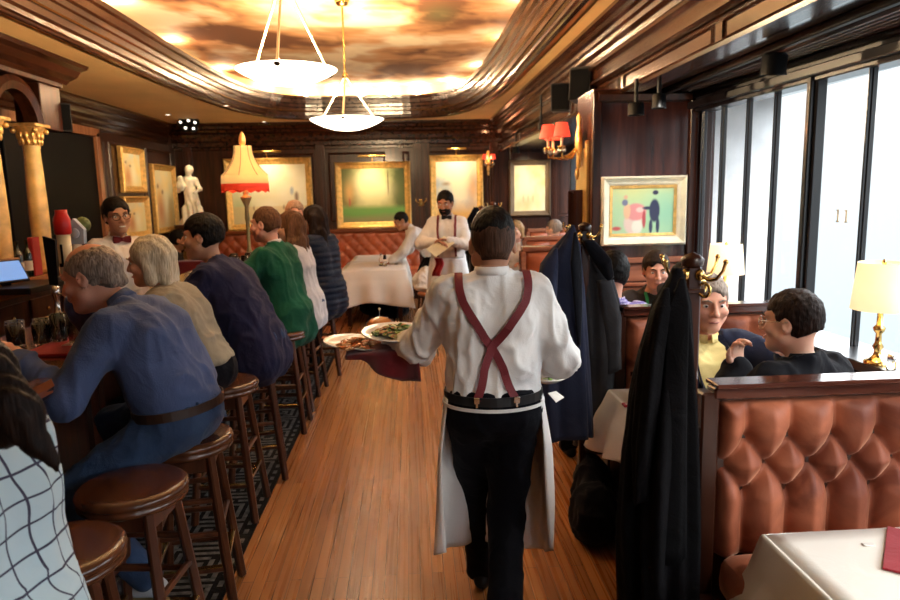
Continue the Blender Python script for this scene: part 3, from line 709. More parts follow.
def tufted(name, w, h, rows, sp, mat, parent, amp=.045, deep=.03, x0=0, step=.009, wd=.030, loc=(0,0,0), thick=.06):
    """padded panel, x 0..w, z 0..h, faces -y; rows = button heights from the bottom"""
    nx, nz_ = int(w/step), int(h/step); X, Z = np.meshgrid(np.linspace(0, w, nx+1), np.linspace(0, h, nz_+1), indexing='ij')
    D = np.full(X.shape, 9.); B = np.full(X.shape, 9.)
    def seg(a, b):
        nonlocal D
        a, b = V3(*a), V3(*b); ab = b-a; l2 = ab@ab
        lo = np.minimum(a, b)-.12; hi = np.maximum(a, b)+.12
        i0, i1 = np.clip([int(lo[0]/w*nx), int(hi[0]/w*nx)+2], 0, nx+1); j0, j1 = np.clip([int(lo[1]/h*nz_), int(hi[1]/h*nz_)+2], 0, nz_+1)
        if i1 <= i0 or j1 <= j0: return
        x, z = X[i0:i1, j0:j1]-a[0], Z[i0:i1, j0:j1]-a[1]; t = np.clip((x*ab[0]+z*ab[1])/l2, 0, 1)
        D[i0:i1, j0:j1] = np.minimum(D[i0:i1, j0:j1], np.hypot(x-t*ab[0], z-t*ab[1]))
    for r, zr in enumerate(rows):
        off = (r % 2)*.5; k = -1
        while (k+off)*sp+x0 < w+sp:
            bx = (k+off)*sp+x0; k += 1
            B = np.minimum(B, np.hypot(X-bx, Z-zr))
            if r == 0: seg((bx, zr), (bx, -.1))
            if r == len(rows)-1: seg((bx, zr), (bx, h+.1))
            if r+1 < len(rows): seg((bx, zr), (bx-sp/2, rows[r+1])); seg((bx, zr), (bx+sp/2, rows[r+1]))
    e = np.minimum(np.minimum(X, w-X), np.minimum(Z+.02, h-Z)); ed = 1-np.exp(-np.clip(e, 0, 9)/.018)
    y = -(amp*(1-np.exp(-(D/wd)**.95))*ed)-.012*ed+deep*.5*np.exp(-(B/.020)**2)
    y += .003*vnoise(np.stack([X*9, Z*9, 0*X], -1), 4)
    n1 = nz_+1; v = np.stack([X, y, Z], -1).reshape(-1, 3)
    i, j = np.meshgrid(np.arange(nx), np.arange(nz_), indexing='ij'); a = (i*n1+j).ravel(); f = np.stack([a, a+n1, a+n1+1, a+1], 1).tolist()
    b0 = len(v); ring = [i*n1 for i in range(nx+1)]+[nx*n1+j for j in range(1, n1)]+[i*n1+n1-1 for i in range(nx-1, -1, -1)]+[j for j in range(n1-2, 0, -1)]
    bv = v[ring].copy(); bv[:, 1] = thick; v = np.concatenate([v, bv]); m_ = len(ring)
    f += [(ring[(q+1) % m_], ring[q], b0+q, b0+(q+1) % m_) for q in range(m_)]+[tuple(b0+q for q in range(m_))]
    o = mesh(name, v, f, mat, parent, smooth=True); o.location = loc; return o
def cushion(name, lo, hi, mat, parent, r=.05, n=10, h=.018):
    lo, hi = np.asarray(lo, float), np.asarray(hi, float); nx, ny, nz_ = [max(4, int((hi[i]-lo[i])/.04)) for i in range(3)]
    V, F = [], []
    def face(o, a, b, na, nb):
        base_ = len(V)
        for i in range(na+1):
            for j in range(nb+1): V.append(o+a*i/na+b*j/nb)
        for i in range(na):
            for j in range(nb): q = base_+i*(nb+1)+j; F.append((q, q+nb+1, q+nb+2, q+1))
    d = hi-lo; X, Y, Z = V3(d[0],0,0), V3(0,d[1],0), V3(0,0,d[2])
    face(lo+Z, X, Y, nx, ny); face(lo, Y, X, ny, nx); face(lo, X, Z, nx, nz_); face(lo+Y, Z, X, nz_, nx); face(lo, Z, Y, nz_, ny); face(lo+X, Y, Z, ny, nz_)
    V = np.array(V); c = (lo+hi)/2; q = V-c; hh = d/2; core = np.maximum(hh-r, 0); cl = np.clip(q, -core, core); dd = q-cl; l = np.linalg.norm(dd, axis=1)[:, None]; V = c+cl+dd/np.maximum(l, 1e-9)*np.minimum(l, r)
    V[:, 2] += h*np.cos((V[:, 0]-c[0])/hh[0]*1.3)*np.cos((V[:, 1]-c[1])/hh[1]*1.3)*(V[:, 2] > c[2])
    return mesh(name, V, F, mat, parent, smooth=True)

# end-wall banquette
t = thing('banquette', 'long buttoned oxblood banquette running along the end wall', 'banquette', (-3.40, YB-.30, 0))
W_ = 3.55
tufted('backrest', W_, .62, [.10,.21,.32,.43,.54], .20, leather_red, t, amp=.03, deep=.03, step=.02, wd=.03, loc=(0,.1,.49))
M().b2((-.02,.02,1.11), (W_+.02,.24,1.17)).build('top_rail', wood_red_x, t)
cushion('seat', (0,-.45,.36), (W_,.10,.50), leather_red, t)
M().b2((0,-.42,0), (W_,.2,.355)).build('base', wood_dark, t)
# second piece of banquette on the left wall
t = thing('banquette', 'oxblood banquette along the left wall under the gilt framed paintings', 'banquette', (XL+.30, 11.3, 0), pi/2*1)
t.rotation_euler = (0,0,-pi/2); t.location = (XL+.30, 11.45, 0); t.rotation_euler = (0,0,pi/2); t.location = (XL+.28, 7.8, 0)
tufted('backrest', 2.6, .58, [.10,.21,.32,.43], .20, leather_red, t, amp=.03, deep=.03, step=.025, wd=.03, loc=(0,.1,.49))
M().b2((-.02,.02,1.07), (2.62,.24,1.12)).build('top_rail', wood_red_x, t)
cushion('seat', (0,-.45,.36), (2.6,.10,.50), leather_red, t)
M().b2((0,-.42,0), (2.6,.2,.355)).build('base', wood_dark, t)

# booth benches
RAILM = wood('booth_rail_wood', (.045,.012,.008), (.12,.035,.02), 'x', rough=.14, coat=1)
def booth(label, x, y, w, ztop, rows, sp, x0, amp, wd, mat, step=.009, rear=True, zs=.61):
    """bench whose padded back faces the street door; the back is shared with a bench facing away"""
    t = thing('booth_bench', label, 'bench', (x, y, 0))
    h = ztop-.05-zs; rows = [r-(zs-.47) for r in rows]
    tufted('backrest', w-.03, h, rows, sp, mat, t, amp=amp, deep=.04, x0=x0, wd=wd, step=step, loc=(.03,0,zs-.012), thick=.05)
    M().b2((0,-.035,ztop-.05), (w,.025,ztop-.012)).b2((.0,-.05,ztop-.014), (w,.035,ztop)).build('top_rail', RAILM, t)
    cushion('seat', (.02,-.54,zs-.14), (w,-.02,zs+.01), mat, t, r=.06, h=.012)
    m = M().b2((.02,-.46,0), (w,.55 if rear else .2,zs-.13)).b2((0,.0,.33), (w,.03,ztop-.05)); m.build('base', wood_dark, t)
    m = M().b2((-.035,-.03,0), (.02,.03,ztop-.03)).b2((-.045,-.5,0), (.015,-.03,zs-.13)).b2((-.05,-.02,.1), (-.03,.02,.16)).b2((-.05,-.02,ztop-.2), (-.03,.02,ztop-.14)); m.build('end_panel', wood_dark, t)
    if rear:
        o = tufted('rear_backrest', w-.03, h, rows, sp, mat, t, amp=amp*.7, deep=.03, wd=wd, step=.03, loc=(w,.04,zs), thick=.02); o.rotation_euler = (0,0,pi)
        cushion('rear_seat', (.02,.08,zs-.14), (w,.60,zs-.03), mat, t, r=.06, h=.012)
        M().b2((-.045,.03,0), (.015,.58,zs-.13)).build('rear_end_panel', wood_dark, t)
    return t
booth('copper velvet booth bench with deep buttoned back beside the nearest white table', .885, 1.93, 1.40, 1.15, [.345,.43,.515], .136, .08, .062, .042, velvet_brown, .007)
booth('brown buttoned booth bench behind the table with the yellow-shirted man', 1.04, 3.30, 1.00, 1.15, [.20,.34,.48], .17, .12, .05, .04, velvet_brown)
t = thing('booth_bench', 'red leather booth seat built against the painted partition', 'bench', (1.44, PY0-.06, 0))
tufted('backrest', .50, .48, [.15,.27,.39], .18, leather_red, t, amp=.03, deep=.02, wd=.03, step=.015, loc=(0,0,.48), thick=.01)
cushion('seat', (0,-.48,.34), (.50,-.03,.47), leather_red, t); M().b2((0,-.44,0), (.50,0,.335)).build('base', wood_dark, t)
# benches beyond the pillar
LR2 = wood('pale_red_bench_wood', (.22,.07,.035), (.40,.16,.09), 'x', rough=.25)
for (px, py, z, lab) in ((523,247,1.15,'red leather booth bench just beyond the pillar, nearest of the far row'), (524,237,1.15,'red leather booth bench beyond the pillar, middle of the far row'), (528,229,1.15,'red leather booth bench in front of the end wall, furthest of the far row')):
    p = P(px, py, z=z); y = min(p[1], 10.9); x = p[0]; w = XF-.12-x
    t = thing('booth_bench', lab, 'bench', (x, y, 0))
    M().b2((0,0,z-.05), (w,.16,z)).build('top_rail', LR2, t); M().b2((-.02,0,0), (.03,.16,z-.05)).build('end_panel', LR2, t)
    tufted('backrest', w-.05, z-.05-.47, [.2,.34,.48], .3, leather_red, t, amp=.035, deep=.0, wd=.05, step=.03, loc=(.04,.04,.47), thick=.08)
    cushion('seat', (.03,-.42,.34), (w,.03,.47), leather_red, t); M().b2((.03,-.38,0), (w,.16,.335)).build('base', wood_dark, t)

# ------------------------------------------------------------------ tables with cloths
def tablecloth(label, x0, x1, y0, y1, z, drop, seed=0, wave=.02, corner=.10, rzc=0):
    W2, H2 = (x1-x0)/2, (y1-y0)/2; per = []; n = 26
    for k in range(4):
        a = [(-W2,-H2),(W2,-H2),(W2,H2),(-W2,H2)]; p, q = V3(*a[k]), V3(*a[(k+1) % 4])
        for i in range(n): per.append((p+(q-p)*i/n, i/n, k))
    K = len(per); v = []; rows = 12
    for r in range(rows+1):
        s = r/rows
        for i, (p, tt, k) in enumerate(per):
            c = np.exp(-(min(tt, 1-tt)/.13)**2); nrm = [V3(0,-1), V3(1,0), V3(0,1), V3(-1,0)][k]
            if c > .02:
                dg = unit(p/np.array([W2,H2])); nrm = unit(nrm*(1-c*.8)+dg*c)
            f = math.sin(tt*2*pi*2.5+seed+k*1.7)*wave*s+vnoise(np.array([i*.35, seed, s*1.5]))*wave*.7*s
            if r < 3: out, dz = (0, .006, .012)[r], (0, .002, .010)[r]
            else:
                out = .012+.024*min(1, (s-.2)*4)+.035*s+f+c*.05*s
                dz = drop*s*(1+corner/drop*c)+(.02*math.sin(tt*9+seed+k))*s
            q = p+nrm*out; v.append((q[0], q[1], -dz))
    f = [(r*K+i, r*K+(i+1)%K, (r+1)*K+(i+1)%K, (r+1)*K+i) for r in range(rows) for i in range(K)]
    f = [tuple(reversed(q)) for q in f]
    m = 14; b = len(v)
    for i in range(m+1):
        for j in range(m+1):
            x, y = -W2+2*W2*i/m, -H2+2*H2*j/m; v.append((x, y, .0+.0015*vnoise(np.array([x*8, y*8, seed]))))
    f += [(b+i*(m+1)+j, b+(i+1)*(m+1)+j, b+(i+1)*(m+1)+j+1, b+i*(m+1)+j+1) for i in range(m) for j in range(m)]
    o = mesh('tablecloth', v, f, linen, None, smooth=True); o.location = ((x0+x1)/2, (y0+y1)/2, z); o.rotation_euler = (0,0,rzc)
    s_ = o.modifiers.new('thickness', 'SOLIDIFY'); s_.thickness = .002; s_.offset = -1
    return tag(o, label, 'tablecloth')
def table(label, x0, x1, y0, y1, z=.745, ped=True):
    t = thing('dining_table', label, 'table', ((x0+x1)/2, (y0+y1)/2, 0)); w, h = x1-x0, y1-y0
    M().b2((-w/2,-h/2,z-.035), (w/2,h/2,z-.006)).build('tabletop', wood_dark_x, t)
    if ped:
        M().lathe([(.05,.05),(.04,.1),(.035,z-.1),(.06,z-.04)], n=16).build('pedestal', black_metal, t)
        M().box((0,0,.025), (.5,.07,.05)).box((0,0,.025), (.07,.5,.05)).build('foot', black_metal, t)
    else:
        for sx in (-1,1):
            for sy in (-1,1): M().bar((sx*(w/2-.06), sy*(h/2-.06), 0), (sx*(w/2-.06), sy*(h/2-.06), z-.035), .055).build('leg', wood_dark, t)
    return t
table('table under the white cloth by the copper velvet bench', 1.0, 1.78, .95, 1.72); tablecloth('white cloth on the nearest table at the lower right corner', 0.975, 1.80, .93, 1.745, .75, .34, 1)
table('booth table between the two suited men', .98, 1.96, 2.62, 3.18); tablecloth('white cloth on the booth table behind the black overcoat', .96, 1.98, 2.58, 3.20, .75, .26, 3, corner=.06)
table('booth table between the plaid shirt and the green lanyard', 1.30, 1.90, 4.14, 4.50); tablecloth('white cloth on the booth table in front of the partition painting', 1.28, 1.92, 4.12, 4.52, .75, .2, 5)
table('long table under the white cloth in front of the end banquette', -.90, -.10, 8.95, 11.15, ped=False)
tablecloth('white cloth with folded creases on the long table at the end banquette', -.93, -.07, 8.92, 10.1, .75, .44, 7, corner=.05, wave=.02)
tablecloth('second white cloth on the far half of the long table by the banquette', -.90, -.10, 10.12, 11.2, .757, .40, 9, corner=.05, wave=.02)
tablecloth('dark red cloth on the small table beside the left banquette', -3.15, -2.55, 8.7, 9.4, .95, .4, 2)
bpy.data.objects[-1] if False else None
for o in list(bpy.data.objects):
    if o.get('label', '').startswith('dark red cloth'):
        o.data.materials.clear(); o.data.materials.append(red_cloth)
table('small table under the dark red cloth near the left wall', -3.12, -2.58, 8.73, 9.37, .945)

# ------------------------------------------------------------------ bar stools
def stool(label):
    t = thing('bar_stool', label, 'bar stool', (0,0,0), 0, 'round wooden bar stools')
    M().lathe([(.001,.752),(.10,.750),(.160,.753),(.172,.75),(.182,.742),(.185,.732),(.180,.722),(.174,.718),(.180,.712),(.181,.700),(.172,.692),(.001,.692)], n=40).build('seat', wood_seat, t)
    m = M()
    for k in range(4):
        a = pi/4+k*pi/2; b = a+pi/2; r1 = .135
        m.bar((r1*math.cos(a), r1*math.sin(a), .655), (r1*math.cos(b), r1*math.sin(b), .655), .02, .075)
    m.build('apron', wood_stool, t)
    def lp(k, z): a = pi/4+k*pi/2; r = .225+(.135-.225)*z/.69; return V3(r*math.cos(a), r*math.sin(a), z)
    for k in range(4): M().bar(lp(k,0), lp(k,.69), .034, .034, up=(math.cos(pi/4+k*pi/2+pi/2), math.sin(pi/4+k*pi/2+pi/2), 0)).build('leg', wood_stool, t)
    for z in (.21,.36,.50):
        for k in range(4):
            if z == .50 and k % 2: continue
            zz = z+(.03 if k % 2 else 0); r = M().bar(lp(k, zz), lp((k+1) % 4, zz), .022).build('rung', wood_stool, t)
            if z == .21: M().bar(lp(k, zz)*.93+lp((k+1) % 4, zz)*.07+V3(0,0,.012), lp((k+1) % 4, zz)*.93+lp(k, zz)*.07+V3(0,0,.012), .024, .004).build('worn_foot_plate', brass, r)
    return t
ST = [(1.42,-.95,.1,'bar stool at the bottom left frame edge, only its seat edge in view'), (1.86,-1.03,.3,'empty bar stool with light brown seat beside the checked shirt woman'), (2.30,-.99,-.1,'bar stool with dark seat under the knees of the blue shirted man'),
      (2.78,-.955,.15,'bar stool carrying the man in the blue shirt and jeans'), (3.62,-1.03,.0,'bar stool carrying the silver haired woman'), (4.15,-1.0,.2,'bar stool carrying the man in the navy sweater'), (5.00,-.98,.0,'bar stool carrying the man in the green sweater'),
      (5.48,-1.02,.2,'bar stool carrying the long haired woman in pale grey'), (5.95,-.98,-.1,'empty looking bar stool between the pale grey and puffer jacket women'), (6.60,-.90,.1,'bar stool carrying the woman in the dark puffer jacket')]
s0 = stool(ST[0][3]); s0.location = (ST[0][1], ST[0][0], 0); s0.rotation_euler = (0,0,ST[0][2])
for y, x, rz, lab in ST[1:]: dup(s0, (x, y, 0), rz, lab)

# ------------------------------------------------------------------ bar counter
t = thing('bar_counter', 'long dark mahogany bar counter where the guests sit', 'bar counter', (-1.6, 4.2, 0))
by0, by1 = -3.2, 3.1
m = M().b2((-.34,by0,1.055), (.30,by1,1.10)); m.sweep([(.30, by1, 1.075), (.30, by0, 1.075)], [(-.02,-.03),(.02,-.03),(.04,-.01),(.04,.012),(.02,.03),(-.02,.035)]); m.build('worktop', wood('bar_top_wood', (.09,.022,.008), (.24,.07,.024), 'y', rough=.12, coat=1), t)
m = M().b2((-.30,by0,0), (.10,by1,1.055))
for y in np.arange(by0+.05, by1-.5, .72): m.sweep([V3(.10,y,.2), V3(.10,y+.62,.2), V3(.10,y+.62,.95), V3(.10,y,.95)], [(0,0),(.03,0),(.02,.02)], closed=True, up=(1,0,0))
m.build('front', wood_dark, t)
M().tube([(.22,by0,.18),(.22,by1,.18)], .022, 12).build('foot_rail', brass, t)

# ------------------------------------------------------------------ back bar
BXc = -3.2
t = thing('back_bar', 'dark carved back bar cabinet with arched top behind the counter', 'back bar', (-3.45, 5.6, 0))
m = M().b2((-.48,-2.2,0), (.42,1.1,1.02))
for y in np.arange(-2.1, 1.0, .5): m.b2((.42,y,.12), (.44,y+.44,.72)); m.b2((.42,y,.76), (.44,y+.44,.96))
m.build('cabinet', wood_dark, t)
M().b2((-.48,-2.25,1.02), (.5,1.15,1.07)).b2((-.48,-2.2,1.07), (.36,1.1,1.12)).build('counter', wood('backbar_ledge', (.20,.08,.03), (.45,.2,.07), 'y', rough=.25), t)
M().b2((-.48,-2.2,1.12), (-.40,1.05,2.9)).build('back_panel', wood('back_panel_wood', (.05,.012,.005), (.14,.035,.012), 'z'), t)
for y in np.arange(-2.1, 1.0, .5): M().ball((.452,y+.22,.86), .014, 10).ball((.452,y+.38,.5), .012, 10).build('knob', brass, t)
# arch: ring between the two columns and the canopy over it
m = M(); ya, yb, zs = -.02, .70, 2.36; yc, rr = .34, .36
pts = [V3(.22, yc+math.cos(a)*rr, zs+math.sin(a)*rr*.95) for a in np.linspace(0, pi, 21)]
m.sweep(pts, [(-.05,-.07),(.0,-.09),(.05,-.07),(.06,.05),(.0,.07),(-.05,.05)], up=(1,0,0)); m.b2((.05,-2.2,2.75), (.30,1.08,2.94)); m.b2((.05,yb+.0,2.36), (.28,1.05,2.75)); m.b2((.05,-2.2,2.36), (.28,-.02,2.75))
m.build('arch', wood_dark, t)
m = M().sweep([(.30, 1.15, 2.95), (.30, -2.2, 2.95)], [(0,0),(.22,0),(.2,-.03),(.14,-.05),(.1,-.1),(.03,-.13),(0,-.16)]); m.build('canopy', CM, t)
for k, y in enumerate((-.02, .58)):
    M().lathe([(.095,1.12),(.095,1.15),(.085,1.17),(.088,1.19),(.074,1.21),(.078,1.6),(.072,1.9),(.064,2.17),(.07,2.19),(.066,2.21)], (.22,y,0), 28).b2((.12,y-.1,1.12), (.32,y+.1,1.15)).build('column', column_stone, t)
    c = M().lathe([(.066,2.20),(.08,2.22),(.075,2.26),(.085,2.30),(.115,2.345),(.12,2.36)], (.22,y,0), 24).b2((.10,y-.12,2.355), (.34,y+.12,2.385))
    for q in range(12):
        a = 2*pi*q/12
        for zz, r_, o_ in ((2.235,.02,.082),(2.285,.022,.09)): c.ball((.22+o_*math.cos(a+zz*9), y+o_*math.sin(a+zz*9), zz), (r_*.8,r_*.8,r_*1.6), 6)
    for sx in (-1,1):
        for sy in (-1,1): c.ball((.22+sx*.09, y+sy*.09, 2.325), .024, 8)
    c.build('capital', plain('gilt_capital', (.80,.50,.18), .3, .7, .3, 30, .5, 60), t)
# dark doorway panel and speaker beyond the back bar
struct('door_1', M().b2((XL, 6.85, 0), (XL+.12, 8.75, 2.5)), plain('black_gloss_door', (.002,.002,.003), .5, spec=.08))
struct('trim_18', M().b2((XL, 8.75, 0), (XL+.16, 8.85, 2.55)).b2((XL, 6.8, 2.5), (XL+.16, 8.85, 2.6)), wood('lit_door_trim', (.20,.07,.03), (.38,.16,.07), 'z'))  # paler wood colour stands in for light falling on the door frame
def speaker(label, c, d, rz, tilt=0):
    t = thing('wall_speaker', label, 'speaker', tuple(c), rz); M().box((0,0,0), d, rotm('x', tilt)).build('cabinet', black_metal, t)
    M().box((0,-d[1]/2-.004,0), (d[0]*.88,.012,d[2]*.9), rotm('x', tilt)).build('grille', plain('grille_cloth', (.004,.004,.0045), .9, spec=.05), t)
    M().bar((0,d[1]/2-.02,0), (0,d[1]/2+.16,.05), .03).build('bracket', black_metal, t); return t
speaker('black loudspeaker mounted high beside the back bar arch', P(60,118,x=-3.22), (.17,.15,.26), R(35))
speaker('lower left of the two black loudspeakers on the booth beam', P(561,98,x=1.43), (.17,.15,.25), R(-20))
speaker('upper right black loudspeaker of the two on the booth beam', P(583,85,x=1.50), (.19,.16,.27), R(-35), -6)

# ------------------------------------------------------------------ pendants
def pendant(label, c, r, top):
    t = thing('bowl_pendant', label, 'pendant lamp', tuple(c))
    M().lathe([(.001,-.26*r),(.35*r,-.235*r),(.65*r,-.15*r),(.88*r,-.045*r),(r,.03*r),(r*1.01,.045*r),(r*.98,.04*r),(.86*r,-.03*r),(.6*r,-.12*r),(.3*r,-.19*r),(.001,-.21*r)], n=48).build('bowl', BOWL, t)
    for k in range(3):
        a = k*2*pi/3+.5; e = V3(math.cos(a)*r*.93, math.sin(a)*r*.93, .02*r)
        n_ = 7; M().tube([e*(1-i/n_)+V3(0,0,top)*(i/n_) for i in range(n_+1)], .008, 6).build('chain', plain_cream, t)
        M().ball(e, .022, 10).build('rim_boss', bronze, t)
    M().tube([(0,0,top),(0,0,MZ-c[2])], .009, 8).lathe([(.02,top-.02),(.03,top),(.02,top+.03)], n=12).build('stem', brass, t)
    M().lathe([(.001,MZ-c[2]-.05),(.05,MZ-c[2]-.04),(.07,MZ-c[2]),(.001,MZ-c[2])], n=20).build('ceiling_rose', brass, t)
    point('pendant_bulb', (c[0], c[1], c[2]+.10), PB, (1,.72,.42), .06); return t
BOWL = glow('alabaster_glass', (1,.84,.62), 5, (.9,.8,.6)); plain_cream = plain('cream_chain', (.70,.55,.32), .4, .3); bronze = plain('bronze_boss', (.12,.06,.03), .4, .6)
PB = 190
p = P(287, 72, y=4.35); pendant('nearer of the two white glass bowl pendants under the ceiling mural', p, .30, .55)
p = P(347, 121, y=6.5); pendant('further of the two white glass bowl pendants, above the aisle', p, .335, .40)

# ------------------------------------------------------------------ lamps
SHADE = plain('parchment_lamp_shade', (.85,.74,.5), .7, emit=(1,.80,.45), es=.42)
def table_lamp(label, c, H=.46, r=.11, sh=.19):
    t = thing('table_lamp', label, 'lamp', tuple(c)); z1 = H-sh
    M().lathe([(.055,0),(.055,.012),(.035,.02),(.018,.04),(.014,.06),(.024,.08),(.014,.1),(.012,z1*.55),(.022,z1*.6),(.026,z1*.66),(.013,z1*.72),(.011,z1+.03),(.014,z1+.05),(.001,z1+.05)], n=20).build('stand', brass, t)
    M().lathe([(r,z1),(r*.84,H),(r*.83,H),(r*.985,z1+.001)], n=36).build('shade', SHADE, t)
    M().lathe([(.008,H-.01),(.01,H),(.006,H+.012),(.001,H+.016)], n=10).tube([(-r*.83,0,H-.012),(r*.83,0,H-.012)], .002, 5).build('finial', brass, t)
    point('table_lamp_bulb', (c[0], c[1], c[2]+z1+sh*.5), 3.5, (1,.74,.42), .03); return t
table_lamp('brass table lamp with cream shade on the sill beside the man in glasses', (2.14, 2.95, .903), .47, .125, .215)
table_lamp('brass lamp with cream shade on the window sill, further of the two', (2.10, 4.42, .903), .45, .12, .20)
table_lamp('small cream shaded lamp at the far windows behind the grey haired man', (2.32, 9.2, .93), .42, .16, .24)
# shelf carrying the far lamp
tag(M().b2((2.1,8.9,.86), (XF-.04,9.5,.93)).b2((2.14,8.94,0), (XF-.04,9.46,.86)).build('side_cabinet', wood_dark), 'dark wood cabinet carrying the far cream shaded lamp', 'cabinet')
# fringed lamp on the bar
t = thing('fringed_lamp', 'tall lamp on the bar with yellow bell shade and red fringe', 'lamp', (-1.53, 6.55, 1.10))
LZ = .17
M().lathe([(.08,0),(.08,.02),(.03,.04),(.02,.08),(.028,.12),(.016,.16),(.016,.40),(.024,.43),(.016,.54),(.05,.62),(.052,.63),(.02,.65),(.03,.67),(.014,.70),(.012,.85),(.001,.85)], n=20).build('stand', plain('aged_green_brass', (.30,.30,.17), .35, .5), t)
def bell(z0, z1, r0, r1, nr, mat, name, flare=2.2, sides=8, scal=0):
    v = []; n = 48
    for i in range(nr+1):
        s = i/nr; r = r1+(r0-r1)*(1-s)**flare; z = z0+(z1-z0)*s
        for k in range(n):
            a = 2*pi*k/n; u_ = (k*sides/n) % 1; q = r*(1-.035*math.sin(pi*u_)); v.append((q*math.cos(a), q*math.sin(a), z-(scal*math.sin(pi*u_)*(1 if i == 0 else 0))))
    f = [(i*n+k, i*n+(k+1)%n, (i+1)*n+(k+1)%n, (i+1)*n+k) for i in range(nr) for k in range(n)]
    o = mesh(name, v, f, mat, t, smooth=True); s_ = o.modifiers.new('thickness', 'SOLIDIFY'); s_.thickness = .004; return o
SH2 = plain('amber_silk', (.62,.34,.10), .7, emit=(1,.55,.18), es=.40); FR = plain('red_fringe', (.55,.03,.012), .7, emit=(1,.05,.01), es=.12, bump=.6, bs=80)
bell(.66+LZ, .93+LZ, .215, .08, 10, SH2, 'shade'); bell(.585+LZ, .66+LZ, .22, .215, 2, SH2, 'shade_skirt', 1); bell(.50+LZ, .585+LZ, .222, .22, 3, FR, 'fringe', 1, 8, -.025)
for k in range(8):
    a = 2*pi*k/8; pts = [V3(math.cos(a), math.sin(a), 0)*(.082+(.217-.082)*(1-s)**2.2)+V3(0,0,.66+LZ+.27*s) for s in np.linspace(0, 1, 7)]
    M().tube(pts, .003, 5).build('shade_rib', bronze, t)
M().lathe([(.01,.93+LZ),(.03,.95+LZ),(.034,.98+LZ),(.025,1.02+LZ),(.012,1.05+LZ),(.001,1.06+LZ)], n=14).build('finial', plain('amber_finial', (.65,.3,.1), .3, .4), t)
point('fringed_lamp_bulb', (-1.53, 6.55, 1.10+.74+LZ), 3, (1,.6,.25), .04); point('fringed_lamp_bulb', (-1.53, 6.55, 1.10+.58+LZ), 5, (1,.5,.2), .04)

# wall sconces
def sconce(label, c, rz, n=3):
    t = thing('wall_sconce', label, 'wall lamp', tuple(c), rz)
    M().lathe([(.001,-.16),(.03,-.14),(.02,-.08),(.045,-.02),(.045,.05),(.02,.12),(.03,.17),(.001,.2)], (0,-.02,0), 14, sy=.5).ball((0,-.03,-.19), (.02,.015,.04), 8).build('backplate', gold_frame, t)
    for k in range(n):
        x = (k-(n-1)/2)*.13; y = -.16 if abs(x) > .01 else -.22
        a = M().tube([(0,-.03,-.02),(x*.5,y*.5,-.09),(x,y,-.08),(x,y,-.03)], .008, 8).lathe([(.02,-.03),(.028,-.02),(.01,-.015)], (x,y,0), 12).build('arm', brass, t)
        M().tube([(x,y,-.02),(x,y,.055)], .009, 8).build('candle', plain_cream, a)
        s_ = M().lathe([(.055,.04),(.036,.125),(.034,.125),(.053,.04)], (x,y,0), 20).build('shade', RSH, a)
        g = M()
        for q in range(6): an = q*pi/3; g.ball((x+.022*math.cos(an), y+.022*math.sin(an), -.045), (.006,.006,.015), 6)
        g.build('crystal_drops', chrome, a)
    q = rotm('z', math.degrees(rz))@V3(0,-.2,.08); point('sconce_bulb', tuple(np.asarray(c)+q), 3, (1,.45,.2), .03)
    return t
RSH = plain('red_silk_shade', (.75,.06,.04), .6, emit=(1,.07,.03), es=.7)
sconce('three armed sconce with red shades on the aisle side of the pillar', (1.345, PY0+.22, 2.08), R(-90)).scale = (1.2,1.2,1.2)
sconce('gilt sconce with small red shades between the two right hand end wall paintings', (P(488,160,y=YB-.1)[0], YB-.09, P(488,162,y=YB-.1)[2]), 0, 2)
# track and spotlights
tag(M().b2((1.86,.6,2.40), (1.90,5.05,2.44)).build('lighting_track', black_metal), 'black lighting track fixed along the soffit above the booths', 'lighting track')
def track_head(label, c, r, l, drop, rot=0):
    t = thing('track_spotlight', label, 'spotlight', tuple(c)); q = rotm('x', rot)
    M().lathe([(.001,l*.5),(r*.8,l*.5),(r,l*.35),(r,-l*.42),(r*1.06,-l*.5),(r*.9,-l*.5),(r*.85,-l*.3),(.001,-l*.3)], n=28, rot=q).build('can', black_metal, t)
    M().bar((0,0,l*.4), (0,0,drop), .022, .03).build('bracket', black_metal, t)
    M().lathe([(.001,-l*.28),(r*.8,-l*.30),(r*.8,-l*.31),(.001,-l*.32)], n=20, rot=q).build('lens', plain('lamp_lens', (.5,.5,.55), .1, .5), t)
track_head('large black track spotlight nearest the street windows', P(774,64,x=1.88), .062, .11, .10, 8)
track_head('black soffit spotlight left of the pair by the partition', P(636,109,y=4.7), .055, .085, .2)
track_head('black soffit spotlight right of the pair by the partition', P(659,101,y=4.5), .045, .095, .16)
track_head('small black hanging spotlight below the beam near the loudspeakers', P(541,126,x=1.42), .032, .07, .32)
track_head('small black spotlight in front of the end wall sconce', P(516,150,x=1.60), .05, .09, .28)
t = thing('spotlight_cluster', 'black cluster of small lit spotlights on the left wall cornice', 'spotlight', tuple(P(188,124,x=-3.4)))
for dx, dz in ((-.1,.03),(.02,.05),(.12,.02),(-.03,-.06),(.09,-.07)):
    a = M().lathe([(.001,.05),(.05,.04),(.055,-.05),(.045,-.05),(.001,-.03)], (dx,0,dz), 14, rotm('x', -70)).build('spot_can', black_metal, t)
    M().ball((dx,-.035,dz-.0), .022, 8).build('bulb', glow('small_lit_bulb' , (1,.9,.75), 3) if 'small_lit_bulb' not in MATS else MATS['small_lit_bulb'], a)
M().bar((0,.05,0), (0,.25,.25), .03).build('bracket', black_metal, t)
